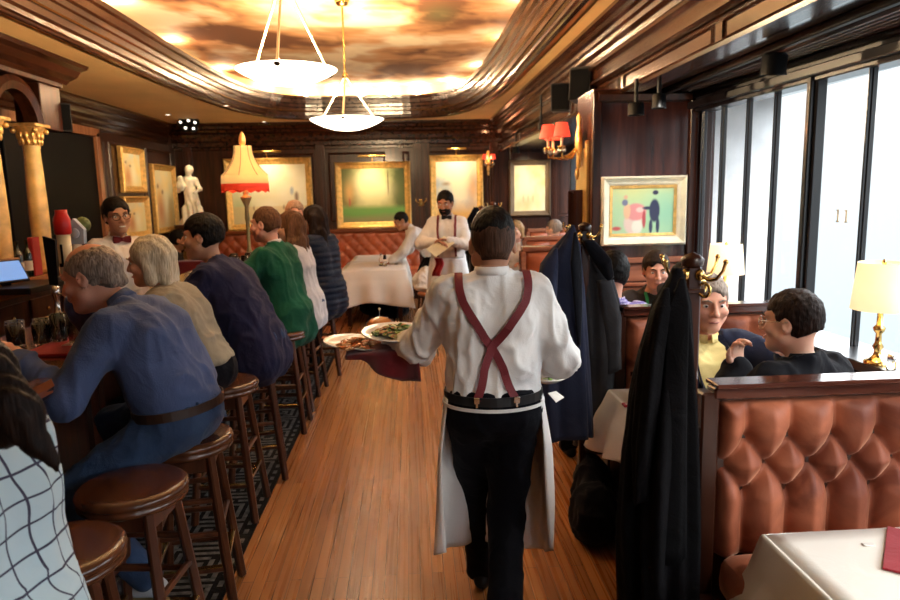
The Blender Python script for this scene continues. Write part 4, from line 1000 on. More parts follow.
for px, py in ((58,80),(168,115),(226,106),(448,122),(264,122)):
    p = P(px, py, z=CEIL-.006)
    if True:
        t = thing('downlight', 'small round recessed downlight in the tan ceiling band', 'ceiling light', tuple(p), 0, 'recessed downlights around the mural'); M().lathe([(.03,.0),(.045,.0),(.045,.006),(.03,.006)], n=20).build('rim', plain_cream, t); M().lathe([(.001,.002),(.03,.002)], n=16).build('lens', MATS['small_lit_bulb'], t)

# ------------------------------------------------------------------ statue
p = P(193, 222, y=11.35)
t = thing('statue_plinth', 'dark wood plinth in the corner under the marble statue', 'plinth', (p[0], 11.35, 0))
M().b2((-.2,-.2,0), (.2,.2,1.26)).b2((-.23,-.23,1.26), (.23,.23,1.32)).b2((-.23,-.23,0), (.23,.23,.1)).build('shaft', wood_dark, t)
q = [rc((0,0,.0),(0,0,.22),.20,.15), rc((.03,0,.2),(0,.0,.5),.15,.10), rc((0,0,.5),(-.02,0,.68),.085,.10), rc((-.12,0,.70),(.08,0,.70),.05), rc((-.02,0,.72),(-.01,-.01,.80),.035), el((0,-.02,.86),(.055,.065,.075)), el((0,.02,.88),(.065,.06,.065)),
     rc((.09,0,.70),(.17,-.06,.56),.038,.03), rc((.17,-.06,.56),(.10,-.16,.50),.03,.022), rc((-.13,0,.70),(-.17,-.04,.54),.038,.03), rc((-.17,-.04,.54),(-.06,-.14,.60),.03,.022), el((-.10,-.15,.62),(.07,.05,.09)), el((-.10,-.15,.73),.045), el((.13,-.1,.2),(.07,.06,.12)), el((.13,-.12,.34),.045)]
o = blob('marble_statue', q, ivory_marble, None, .014, .035, disp=lambda v: .012*np.sin(v[:,0]*60+v[:,2]*14+3*vnoise(v*7))*np.clip((.55-v[:,2])*4, 0, 1)+.004*vnoise(v*30))
o.location = (p[0], 11.35, 1.32); tag(o, 'white marble statue of a draped woman in the left corner', 'statue')
spot('statue_light', (p[0]+.5, 10.6, 2.85), (p[0], 11.35, 1.8), 9, (1,.8,.5), 50)

# spots added to brighten the booths; no heads modelled at them
for (x, y), (tx, ty), e in (((1.88,1.0),(1.35,1.3),32),((1.88,2.5),(1.35,2.75),40),((1.88,4.0),(1.6,4.35),40)):
    spot('fill_spot', (x, y, 2.33), (tx, ty, .75), e, (1,.90,.78), 75, .04, .8)
spot('fill_spot', (1.5, 1.0, 2.38), (1.3, 1.95, .7), 14, (1,.85,.7), 70, .05, .8)  # added to brighten the near bench, out of view

spot('partition_picture_light', (1.62, 4.3, 2.3), (1.76, PY0, 1.55), 22, (1,.95,.85), 60, .04, .8)

spot('fill_spot', (1.45, .3, 2.38), (.3, 2.5, 1.15), 48, (1,.92,.82), 50, .05, .9)  # unseen spot added to brighten the waiter's back
# ================================================================== PEOPLE
DEBUG = 0
def skin(name, c):
    return plain(name, c, .5, 0, .07, 18, .05, 120, sub=.12, spec=.35)
SK = {'fair': skin('skin_fair', (.66,.36,.25)), 'pink': skin('skin_pink', (.66,.32,.22)), 'tan': skin('skin_tan', (.44,.21,.125)), 'olive': skin('skin_olive', (.50,.26,.16))}
def hairm(name, a, b):
    m, nt, bs = newmat(name); v = coords(nt, (60,60,7)); n = N(nt, 'ShaderNodeTexNoise', i_Scale=2.2, i_Detail=5.0, i_Distortion=.5); L(nt, v, n.inputs['Vector'])
    L(nt, ramp(nt, n.outputs['Fac'], [(.33, a), (.66, b)]), bs.inputs['Base Color']); bs.inputs['Roughness'].default_value = .55; bs.inputs['Specular IOR Level'].default_value = .12
    bp = N(nt, 'ShaderNodeBump', i_Strength=.55, i_Distance=.006); L(nt, n.outputs['Fac'], bp.inputs['Height']); L(nt, bp.outputs['Normal'], bs.inputs['Normal']); return m
HR = {'black': hairm('hair_black', (.003,.0025,.0025), (.012,.009,.007)), 'brown': hairm('hair_dark_brown', (.006,.003,.002), (.024,.012,.008)), 'mid': hairm('hair_brown', (.045,.02,.01), (.15,.07,.032)),
      'grey': hairm('hair_grey', (.13,.10,.08), (.36,.29,.24)), 'silver': hairm('hair_silver', (.40,.33,.22), (.74,.66,.50)), 'stubble': hairm('hair_cropped', (.035,.017,.010), (.09,.043,.026)),
      'blond': hairm('hair_dark_blond', (.20,.11,.045), (.42,.26,.12)), 'ginger': hairm('hair_greying_ginger', (.17,.09,.05), (.40,.28,.19))}
eye_white = plain('eye_white', (.8,.78,.75), .2); eye_dark = plain('eye_iris', (.03,.015,.008), .15); lip = plain('lips', (.40,.13,.10), .45); specs = plain('spectacle_frame', (.01,.01,.012), .25)
teeth = plain('teeth', (.8,.78,.72), .3)
def ik(a, c, l1, l2, pole):
    a, c, pole = map(lambda q: np.asarray(q, float), (a, c, pole)); d = c-a; D = np.linalg.norm(d)
    if D > (l1+l2)*.995: c = a+d/D*(l1+l2)*.995; d = c-a; D = np.linalg.norm(d)
    x = (l1*l1-l2*l2+D*D)/(2*D); h = math.sqrt(max(l1*l1-x*x, 0)); u = d/D; p = pole-u*np.dot(pole, u)
    return a+u*x+unit(p)*h, c
def hand(prims_out, w, d, n, side, s, curl=.5, spread=.0, thumb=.6):
    """hand from wrist w along d, palm facing n; side=+1 puts the thumb on +t"""
    d = unit(d); n = unit(n-d*np.dot(n, d)); t = np.cross(n, d)*side
    kn = []
    for i, (o, L0, r) in enumerate(((.030,.082,.0088),(.010,.086,.0092),(-.010,.082,.0088),(-.029,.073,.0078))):
        k = w+d*L0*s+t*o*s; kn.append(k); prims_out.append(rc(w+t*o*.55*s, k, .0135*s, .0115*s, k=.014*s, fl=(n, 1.0)))
        ln = (.040,.045,.041,.032)[i]*s; a = k; dd = unit(d+t*o*spread*20); ang = curl*R(55)
        for q in range(3):
            dd = unit(dd*math.cos(ang)+n*math.sin(ang)*1.0-0*t); b = a+dd*ln*(1,.68,.5)[q]; prims_out.append(rc(a, b, r*s*(1-.08*q), r*s*(.93-.1*q), k=.006*s)); a = b
            nn = unit(n-dd*np.dot(n, dd)); ang2 = curl*R((62,45,30)[q]); dd = unit(dd*math.cos(ang2)+nn*math.sin(ang2))*1.0; ang = 0
    a = w+d*.022*s+t*.022*s; dd = unit(t*.75+d*.65+n*.35*thumb)
    b = a+dd*.040*s; prims_out.append(rc(a, b, .0145*s, .0115*s, k=.012*s)); c = b+unit(dd*.6+d*.7+n*.5*thumb)*.032*s; prims_out.append(rc(b, c, .0112*s, .010*s, k=.006*s)); prims_out.append(rc(c, c+unit(d+n*.6*thumb)*.022*s, .010*s, .008*s, k=.006*s))
def quilt(v):
    return .011*np.abs(np.sin(v[:,2]*pi/.055))**.6+.002*vnoise(v*20)
def wrinkle(a, f=9, seed=0, st=(1,1,.45)):
    st = np.array(st)
    def g(v):
        q = v*f*st; w = vnoise(q*.6+seed+3, seed); r = 1-np.abs(vnoise(q+w[:, None]*1.1+seed, seed+1))*2
        r2 = 1-np.abs(vnoise(q*1.9+w[:, None]*1.5, seed+4))*2; return a*(1.3*np.maximum(r, 0)**2+.7*np.maximum(r2, 0)**2-.6+.25*vnoise(q*3.1, seed+2))
    return g
def person(label, loc, rz, o):
    """o: pose and clothing.  local frame: faces +y, right side +x"""
    Hh = o.get('h', 1.75); s = Hh/1.75; hb = o.get('hb', .012); fem = o.get('fem', 0)
    t = thing('person', label, 'person', tuple(loc), rz, o.get('group'))
    pz = o.get('pz', .93*s); lf, ls = o.get('lean', (3, 0)); tw = o.get('twist', 0)
    T = rotm('z', tw)@rotm('y', ls)@rotm('x', -lf)
    pel = V3(0, o.get('py', 0), pz); up = lambda x, y, z: pel+T@V3(x*s, y*s, z*s)
    hunch = o.get('hunch', .0)
    T2 = T@rotm('x', -hunch)
    mid = up(0,-.0,.24); u2 = lambda x, y, z: mid+T2@V3(x*s, y*s, (z-.24)*s)
    sw = o.get('sw', .158)*(1-.07*fem); shr = o.get('shrug', 0)
    SH = [u2(-sw,0,.425+shr), u2(sw,0,.425+shr)]; NB = u2(0,-.012,.475)
    hy, hp, hr_ = o.get('head', (0, 0, 0)); Hd = rotm('z', hy)@rotm('x', -hp)@rotm('y', hr_)
    S0 = s; s = s*o.get('hs', 1.09)
    HC = NB+T2@V3(0,.012*s,.055*s)+Hd@V3(0,.02*s,.110*s)+V3(*o.get('hoff', (0,0,0)))
    sh_ = s; hw = lambda x, y, z: HC+Hd@V3(x*sh_, y*sh_, z*sh_); s = S0; belly = o.get('belly', 0); fat = o.get('fat', 1.0)
    tor = []
    for q in (-1, 1):
        tor += [rc(up(q*.062,0,-.02), up(q*.058,.004,.14), .106*s*fat, (.092+belly*.5)*s*fat), rc(up(q*.058,.004+belly*.4,.14), u2(q*.070,.006,.33), (.093+belly)*s*fat, .110*s*fat*(1-.06*fem)), rc(u2(q*.070,.006,.33), u2(q*.088,-.01,.405), .105*s*fat*(1-.06*fem), .066*s)]
        tor.append(rc(u2(q*.045,-.012,.415), NB+T2@V3(q*.014,0,.012), .054*s, .046*s)); tor.append(rc(u2(q*.05,-.01,.418), SH[(q+1)//2], .058*s, .050*s))
    if fem: tor += [el(u2(q*.075,.085,.30), .062*s) for q in (-1,1)]
    tor.append(el(up(0,-.03,.0), (.142*s*fat,.112*s*fat,.12*s)))
    arms = []; hands = []; ua, fa = .285*s, .255*s; WR = []
    for q, key in ((-1,'L'), (1,'R')):
        i = (q+1)//2; tgt = o.get('h'+key, None); pole = np.asarray(o.get('p'+key, (q*.6,-.4,-.7)), float)
        if tgt is None: tgt = SH[i]+V3(q*.10*s, .05*s, -.52*s)
        e, w = ik(SH[i], tgt, ua, fa, pole); WR.append((SH[i], e, w))
        arms.append((rc(SH[i], e, .049*s*fat, .041*s), rc(e, w, .039*s, .027*s)))
    legs = []; lo = o.get('legs', 'stand'); LG = []
    for q, key in ((-1,'L'), (1,'R')):
        hpn = pel+V3(q*.08*s, 0, -.03*s); ft = o.get('f'+key, None)
        if ft is None: ft = V3(q*.11*s, .03, .085*s)
        k, a = ik(hpn, ft, .435*s, .425*s, np.asarray(o.get('k'+key, (q*.08, 1, .1)), float)); LG.append((hpn, k, a))
    skm = SK[o.get('skin', 'fair')]
    # ---- body, one continuous mesh: trunk and limbs, finer head and hands joined at collar and cuffs
    prims = list(tor)+[rc(NB, hw(0,-.02,-.05), .050*s, .050*s)]
    for a, b in arms: prims += [a, b]
    for h0, k, a in LG: prims += [rc(h0, k, .088*s*fat, .058*s), rc(k, a, .056*s, .036*s)]
    parts = [sdf_mesh(prims, max(hb, .014), .035, off=-.006)]
    hd = [el(hw(0,-.012,.030), (.074*sh_,.094*sh_,.090*sh_), Hd), el(hw(0,.022,-.035), (.058*sh_,.066*sh_,.082*sh_), Hd, k=.03), rc(hw(-.012,.072,-.088), hw(.012,.072,-.088), .017*sh_, k=.025), rc(hw(-.045,.02,-.05), hw(0,.06,-.085), .03*sh_, .025*sh_, k=.02),
          rc(NB+T2@V3(0,.004,.015*s), hw(0,-.022,-.04), .046*s*(1-.1*fem), .050*s*(1-.1*fem), k=.03)]
    if o.get('face', 1):
        hd += [rc(hw(-.036,.076,.030), hw(.036,.076,.030), .011*sh_, k=.014), el(hw(-.031,.094,.008), (.017*sh_,.013*sh_,.012*sh_), Hd, sub=True, k=.010), el(hw(.031,.094,.008), (.017*sh_,.013*sh_,.012*sh_), Hd, sub=True, k=.010),
               rc(hw(0,.086,.022), hw(0,.108,-.022), .008*sh_, .0125*sh_, k=.010), el(hw(-.012,.096,-.028), .009*sh_, k=.006), el(hw(.012,.096,-.028), .009*sh_, k=.006), el(hw(-.043,.066,-.02), (.022*sh_,.02*sh_,.02*sh_), Hd, k=.02), el(hw(.043,.066,-.02), (.022*sh_,.02*sh_,.02*sh_), Hd, k=.02),
               el(hw(0,.086,-.053), (.022*sh_,.009*sh_,.006*sh_), Hd, k=.006), el(hw(0,.085,-.063), (.019*sh_,.009*sh_,.007*sh_), Hd, k=.006)]
    for q in (-1, 1):
        hd += [el(hw(q*.076,-.004,-.004), (.009*sh_,.019*sh_,.031*sh_), Hd@rotm('z', q*-18), k=.006), el(hw(q*.083,-.002,.002), (.006*sh_,.010*sh_,.016*sh_), Hd, sub=True, k=.004)]
    parts.append(sdf_mesh(hd, o.get('hh', min(hb, .0065)), .02))
    if o.get('hands', 1):
        for i, key in enumerate('LR'):
            S_, e, w = WR[i]; hp_ = []; d = np.asarray(o.get('d'+key, w-e), float); n = np.asarray(o.get('n'+key, (0,.2,-1) if abs(unit(d)[2]) < .8 else (-1 if i else 1, 0, 0)), float)
            tsd = o.get('t'+key, 1 if i == 0 else -1)
            hand(hp_, w, d, n, tsd, s, o.get('c'+key, .45), 0, .6); hp_.append(rc(w-unit(w-e)*.07*s, w, .029*s, .026*s, k=.02))
            parts.append(sdf_mesh(hp_, o.get('hf', .0065 if hb < .012 else .009), .012))
    v, f = merge(parts); bo = mesh('body', v, f, skm, t, smooth=True)
    # ---- face details
    if o.get('face', 1):
        for q in (-1, 1):
            c = hw(q*.031,.0705,.008); M().ball(c, .0125*sh_, 10).build('eye', eye_white, t); M().ball(c+Hd@V3(0,.0092*sh_,0), (.0062*sh_,.0042*sh_,.0062*sh_), 8).build('iris', eye_dark, bpy.data.objects[-1] if False else t)
            M().tube([hw(q*.014,.091,.028), hw(q*.031,.092,.036), hw(q*.050,.080,.030)], [.003*sh_,.0042*sh_,.002*sh_], 6).build('eyebrow', HR[o.get('hair', 'brown')], t)
        M().tube([hw(-.021,.089,-.058), hw(-.01,.0955,-.0565), hw(0,.0965,-.058), hw(.01,.0955,-.0565), hw(.021,.089,-.058)], [.002*sh_,.0045*sh_,.004*sh_,.0045*sh_,.002*sh_], 6).build('mouth', teeth if o.get('smile') else lip, t)
    if o.get('glasses'):
        m = M()
        for q in (-1, 1):
            c = hw(q*.033,.098,.006); pts = [c+Hd@V3(math.cos(a)*.024*sh_, 0, math.sin(a)*.018*sh_) for a in np.linspace(0, 2*pi, 17)]; m.tube(pts, .0022*sh_, 5, False)
            m.tube([hw(q*.056,.095,.012), hw(q*.074,.06,.012), hw(q*.080,-.01,.010)], .002*sh_, 5)
        m.tube([hw(-.01,.100,.010), hw(.01,.100,.010)], .002*sh_, 5); m.build('glasses', specs if o['glasses'] is True else chrome, t)
    # ---- hair
    hs_ = o.get('style', 'short'); hm = HR[o.get('hair', 'brown')]; hp = []; hh = o.get('hairh', .0075 if hb > .009 else .006)
    def cut(n, p0): n = Hd@V3(*n); return hs(n, float(np.dot(unit(n), hw(*p0))), .004)
    bump = lambda a, f: (lambda v: a*vnoise(v*f)+a*.6*vnoise(v*f*2.3, 5))
    if hs_ == 'short':
        th = o.get('vol', .008); fz = o.get('line', .058)
        hp = [el(hw(0,-.012,.033), ((.0745+th)*sh_,(.094+th)*sh_,(.088+th)*sh_), Hd), el(hw(0,-.030,-.010), ((.068+th*.4)*sh_,(.072+th*.3)*sh_,.066*sh_), Hd, k=.02)]
        for q in (-1, 1): hp.append(rc(hw(q*.069,.018,.035), hw(q*.071,.020,.0), .009*sh_, .005*sh_, k=.01))
        hp += [rc(hw(0,.14,-.10), hw(0,.118,.026), .074*sh_, .060*sh_), ]
        hp[-1] = dict(hp[-1], sub=True, k=.006); hp.append(cut((0,1,-.10), (0,.096,.06))); hp.append(cut((0,-.45,-1), (0,-.02,-.060)))
        for q in (-1, 1): hp.append(el(hw(q*.066,.078,-.004), (.040*sh_,.046*sh_,.066*sh_), Hd, sub=True, k=.006))
        for q in (-1, 1): hp.append(el(hw(q*.080,.008,-.020), (.022*sh_,.030*sh_,.042*sh_), Hd, sub=True, k=.004))
        blob('hair', hp, hm, t, hh, .02, disp=bump(.0028, 80))
    elif hs_ == 'fade':
        blob('hair', [el(hw(0,-.012,.044), (.076*sh_,.096*sh_,.092*sh_), Hd), cut((0,.25,-1), (0,-.02,.052)), cut((0,1,0), (0,.082,.06))], hm, t, .006, .02, disp=bump(.002, 70))
        blob('cropped_sides', [el(hw(0,-.014,.030), (.0765*sh_,.0965*sh_,.092*sh_), Hd), rc(hw(0,-.06,-.02), hw(0,-.045,-.045), .045*sh_), cut((0,.80,-.60), (0,.045,.02)), cut((0,-.2,-1), (0,-.05,-.055)), cut((0,0,1), (0,0,.066))], HR['stubble'], t, .006, .02, disp=bump(.0008, 90))
    elif hs_ == 'bald_top':
        blob('hair', [el(hw(0,-.018,.028), (.081*sh_,.101*sh_,.088*sh_), Hd), rc(hw(-.035,-.08,-.03), hw(.035,-.08,-.03), .026*sh_), cut((0,.75,-.66), (0,.030,.02)), cut((0,0,-1), (0,0,-.06)), el(hw(0,-.0,.115), (.05*sh_,.075*sh_,.045*sh_), Hd, sub=True, k=.01)], hm, t, hh, .02, disp=bump(.003, 50))
    elif hs_ == 'bob':
        hp = [el(hw(0,-.02,.036), (.090*sh_,.106*sh_,.098*sh_), Hd)]
        for q in (-1, 1): hp += [rc(hw(q*.070,-.01,.03), hw(q*.078,-.015,-.085), .034*sh_, .028*sh_), rc(hw(q*.04,-.075,.02), hw(q*.045,-.075,-.10), .045*sh_, .032*sh_)]
        hp += [rc(hw(0,-.08,.02), hw(0,-.075,-.10), .045*sh_, .033*sh_), el(hw(0,.10,-.045), (.062*sh_,.085*sh_,.115*sh_), Hd, sub=True, k=.015)]
        blob('hair', hp, hm, t, hh, .025, disp=lambda v: .005*np.sin(v[:,0]*140+6*vnoise(v*8))*.6+.003*vnoise(v*40))
    elif hs_ == 'long':
        ln = o.get('hlen', .34); hp = [el(hw(0,-.018,.034), (.086*sh_,.103*sh_,.097*sh_), Hd)]
        for q in (-1, 1):
            hp += [rc(hw(q*.066,-.015,.03), hw(q*.080,-.01,-.12), .030*sh_, .036*sh_), rc(hw(q*.080,-.01,-.12), hw(q*.075,-.02,-.12)+V3(0,0,-ln*.6)+T2@V3(q*.02,-.03,0), .036*sh_, .022*sh_)]
            hp += [rc(hw(q*.03,-.08,0), hw(q*.04,-.07,-.12), .045*sh_), rc(hw(q*.04,-.07,-.12), hw(q*.045,-.06,-.12)+V3(0,0,-ln)+T2@V3(0,-.06,0), .048*sh_, .026*sh_)]
        hp += [el(hw(0,.10,-.04), (.060*sh_,.085*sh_,.13*sh_), Hd, sub=True, k=.015)]
        blob('hair', hp, hm, t, hh*1.2, .03, disp=lambda v: .006*np.sin(v[:,0]*120+v[:,1]*90+5*vnoise(v*6))+.003*vnoise(v*35))
    if o.get('beard'):
        blob('beard', [el(hw(0,.030,-.062), (.063*sh_,.073*sh_,.063*sh_), Hd), rc(hw(-.02,.092,-.045), hw(.02,.092,-.045), .007*sh_), cut((0,-.5,1), (0,.05,-.035)), cut((0,-1,0), (0,.008,0)), rc(hw(-.016,.10,-.060), hw(.016,.10,-.060), .006*sh_, sub=True, k=.004)], HR[o['beard']], t, .0065, .012, disp=bump(.003, 60))
    # ---- clothes
    g = o.get('top', {}); tm = g.get('mat', linen); off = g.get('off', .012); wr = g.get('wr', .006); sd = g.get('seed', 1)
    tp = [dict(q) for q in tor]; hem = g.get('hem', .0); sl = g.get('sleeve', .93)
    for q in (-1, 1): tp += [rc(up(q*.070,0,.0), up(q*.075,0,hem), .106*s*fat, (.118+g.get('flare', 0))*s*fat)] if hem < 0 else []
    slv = []
    for (S_, e, w), (a, b) in zip(WR, arms):
        q = e+(w-e)*min(1, sl); ex = g.get('puff', 0)*.7
        slv.append([rc(S_, e, .050*s*fat+ex*.2, .043*s+ex, k=.03), rc(e, q, .042*s+ex, (.032+g.get('cuff', .0))*s+ex*.4, k=.02)])
    pr = tp+[x for y in slv for x in y]
    pr2 = pr+[dict(rc(NB+T2@V3(0,.004,.012)*1.0, NB+T2@V3(0,.03,.16), .053*s, .12*s), sub=True, k=.006)]
    if hem >= 0:
        dn = T@V3(0,0,-1); 
        if o.get('tuck', 1): pr2.append(hs(dn, float(np.dot(dn, up(0,0,g.get('tuckz', .05)))), .004))
    q_h = g.get('h', max(hb, .010))
    top_obj = blob(g.get('name', 'shirt'), pr2, tm, t, q_h, .03, off=off, disp=quilt if g.get('quilt') else wrinkle(wr, g.get('wf', 9), sd))
    if g.get('collar'):
        cm = g['collar'] if not isinstance(g['collar'], bool) else tm
        c0 = NB+T2@V3(0,0,.010*s); m = M(); n_ = 28; rr = .064*s; v, f = [], []
        ch = g.get('collarh', .038); op = .35
        for i in range(n_+1):
            a = pi/2+op/2+(2*pi-op)*i/n_
            for r_, z in ((rr*1.12,.0),(rr*1.0,ch*s),(rr*.95,ch*s),(rr*.93,.0)): v.append(c0+T2@V3(math.cos(a)*r_*.98, math.sin(a)*r_*1.08+.004, z+(.010 if math.sin(a) < 0 else -.012)*s))
        f = [(i*4+k, i*4+(k+1) % 4, (i+1)*4+(k+1) % 4, (i+1)*4+k) for i in range(n_) for k in range(4)]+[(0,1,2,3), (n_*4+3, n_*4+2, n_*4+1, n_*4)]
        mesh('collar', v, f, cm, t, smooth=True)
    lo_ = o.get('bottom', {}); bm = lo_.get('mat', MATS.get('black_trousers'))
    if o.get('bottom', 1):
        bp = [el(up(0,-.03,.0), (.150*s*fat,.122*s*fat,.115*s))]
        for q in (-1, 1): bp.append(rc(up(q*.066,0,-.02), up(q*.062,0,.07), .110*s*fat, .102*s*fat))
        for h0, k, a in LG: bp += [rc(h0, k, .093*s*fat, .068*s, k=.04), rc(k, a+V3(0,0,.0), .066*s, (.052+lo_.get('flare', 0))*s, k=.03)]
        cz = T@V3(0,0,1); bp.append(hs(cz, float(np.dot(cz, up(0,0,lo_.get('waist', .075)))), .004))
        blob(lo_.get('name', 'trousers'), bp, bm, t, max(hb, .011), .035, off=.006+lo_.get('off', 0), disp=wrinkle(lo_.get('wr', .006), 8, sd+5, (1,1,.6)))
        if o.get('shoes', 1):
            for i, (h0, k, a) in enumerate(LG):
                fd = unit(V3(*(o.get('toe'+'LR'[i], (0.05*(1 if i else -1), 1, -.0))))); sm = o.get('shoem', black_metal)
                blob('shoe', [rc(a+V3(0,0,-.045*s)-fd*.04*s, a+fd*.12*s+V3(0,0,-.055*s), .036*s, .034*s), rc(a+V3(0,0,-.02), a+V3(0,0,.01), .042*s), hs((0,0,-1), -(a[2]-.088*s))], sm, t, .012, .02)
    t['_w'] = [list(map(float, q)) for q in ()] or 0; del t['_w']
    if DEBUG: print('WRIST', label[:30], [np.round(np.array(loc)+rotm('z', math.degrees(rz))@w[2], 2) for w in WR])
    return dict(t=t, body=bo, top=pr2, off=off, T=T, T2=T2, up=up, u2=u2, hw=hw, Hd=Hd, NB=NB, SH=SH, WR=WR, LG=LG, s=s, tp=tp)
def strap(info, pts, w, mat, name='suspender', th=.0025, lift=.010, n=26, only=None):
    """a band laid on the surface of the shirt through the given points (local)"""
    pr = only or info['top']; pts = [np.asarray(p, float) for p in pts]; seg = np.concatenate([np.linspace(pts[i], pts[i+1], n, endpoint=(i == len(pts)-2)) for i in range(len(pts)-1)])
    def D(p): return sdf_at(pr, p, .03, info['off'])
    def grad(p):
        e = 1e-3; g = np.stack([D(p+np.eye(3)[i]*e)-D(p-np.eye(3)[i]*e) for i in range(3)], 1); return g/(np.linalg.norm(g, axis=1)[:, None]+1e-9)
    for _ in range(14):
        g = grad(seg); seg = seg-g*(np.clip(D(seg)-lift, -.05, .05))[:, None]*.8
    g = grad(seg); v = []; m = len(seg)
    for i in range(m):
        tt = unit(seg[min(i+1, m-1)]-seg[max(i-1, 0)]); sd = unit(np.cross(g[i], tt))
        for a, b in ((-.5,0),(.5,0),(.5,1),(-.5,1)): v.append(seg[i]+sd*w*a+g[i]*th*b)
    f = [(i*4+k, i*4+(k+1) % 4, (i+1)*4+(k+1) % 4, (i+1)*4+k) for i in range(m-1) for k in range(4)]+[(3,2,1,0), ((m-1)*4, (m-1)*4+1, (m-1)*4+2, (m-1)*4+3)]
    return mesh(name, v, f, mat, info['t'], smooth=False), seg
def bowtie(info, mat, sc=1.0):
    s = info['s']*sc; c = info['NB']+info['T2']@V3(0,.078*info['s'],.012*info['s']); m = M()
    Tm = info['T2']
    for q in (-1, 1):
        poly = [(0,.008),(.022,.020),(.055,.024),(.058,0),(.055,-.024),(.022,-.020),(0,-.008)]
        m.prism([(q*a*s, b*s) for a, b in (poly if q > 0 else poly[::-1])], c-Tm@V3(0,.006,0), Tm@V3(1,0,0), Tm@V3(0,0,1), Tm@V3(0,1,0), .014*s)
    m.box(c, (.018*s,.022*s,.024*s), Tm); return m.build('bow_tie', mat, info['t'])
def belt(info, z, mat, name='belt', r=1.0, h=.032, fat=1):
    pts = []; n = 40
    pr = [q for q in info['tp']]
    for i in range(n):
        a = 2*pi*i/n; d = info['T']@V3(math.cos(a), math.sin(a), 0); c = info['up'](0,0,z); lo_, hi_ = 0, .4
        for _ in range(16):
            md = (lo_+hi_)/2
            if sdf_at(pr, (c+d*md)[None], .03, .016*r)[0] < 0: lo_ = md
            else: hi_ = md
        pts.append(c+d*(lo_+.004))
    ax = info['T']@V3(0,0,1); v = []
    for p in pts:
        d = unit(p-info['up'](0,0,z))
        for a, b in ((0,-.5),(1,-.5),(1,.5),(0,.5)): v.append(p+d*.004*a+ax*h*b)
    f = [(i*4+k, i*4+(k+1) % 4, ((i+1) % n)*4+(k+1) % 4, ((i+1) % n)*4+k) for i in range(n) for k in range(4)]
    return mesh(name, v, f, mat, info['t'], smooth=False)
# clothes
shirt_white = fabric('white_shirt_cotton', (.80,.78,.76), (.77,.75,.73), 3, .25, .15, .75, 260)
black_trousers = fabric('black_trousers', (.005,.005,.008), (.003,.003,.005), 3, .4, .02, .8)
apron_white = fabric('white_apron_cotton', (.80,.78,.76), (.76,.74,.72), 2, .25, .1, .8)
susp_red = plain('burgundy_elastic', (.16,.012,.018), .7, bump=.3, bs=300)
blue_shirt = fabric('blue_oxford_cotton', (.068,.095,.20), (.05,.072,.155), 3, .45, .06)
denim = fabric('blue_denim', (.030,.058,.125), (.016,.032,.075), 6, .5, .06, .85, 350)
belt_brown = plain('dark_brown_leather', (.03,.014,.008), .35)
navy_knit = fabric('navy_knit', (.018,.018,.046), (.012,.012,.034), 6, .5, .06); green_knit = fabric('bottle_green_knit', (.010,.075,.040), (.006,.050,.028), 5, .5, .06)
taupe = fabric('taupe_wool', (.27,.235,.17), (.20,.17,.125), 5, .4, .06); pale_grey = fabric('pale_grey_knit', (.52,.50,.52), (.44,.42,.44), 8, .5, .4)
puffer = fabric('navy_quilted_nylon', (.010,.014,.030), (.006,.009,.020), 4, .3, .06, .45); black_wool = fabric('black_suit_wool', (.005,.0055,.009), (.003,.0035,.006), 4, .35, .06)
navy_suit = fabric('navy_suit_wool', (.020,.024,.050), (.013,.016,.034), 4, .35, .06); grey_coatm = fabric('charcoal_coat_wool', (.040,.040,.045), (.026,.026,.030), 4, .4, .06)
yellow_shirt = fabric('pale_yellow_cotton', (.82,.68,.30), (.78,.62,.25), 4, .3, .1); charcoal_knit = fabric('charcoal_knit', (.045,.036,.034), (.03,.024,.022), 5, .5, .05)
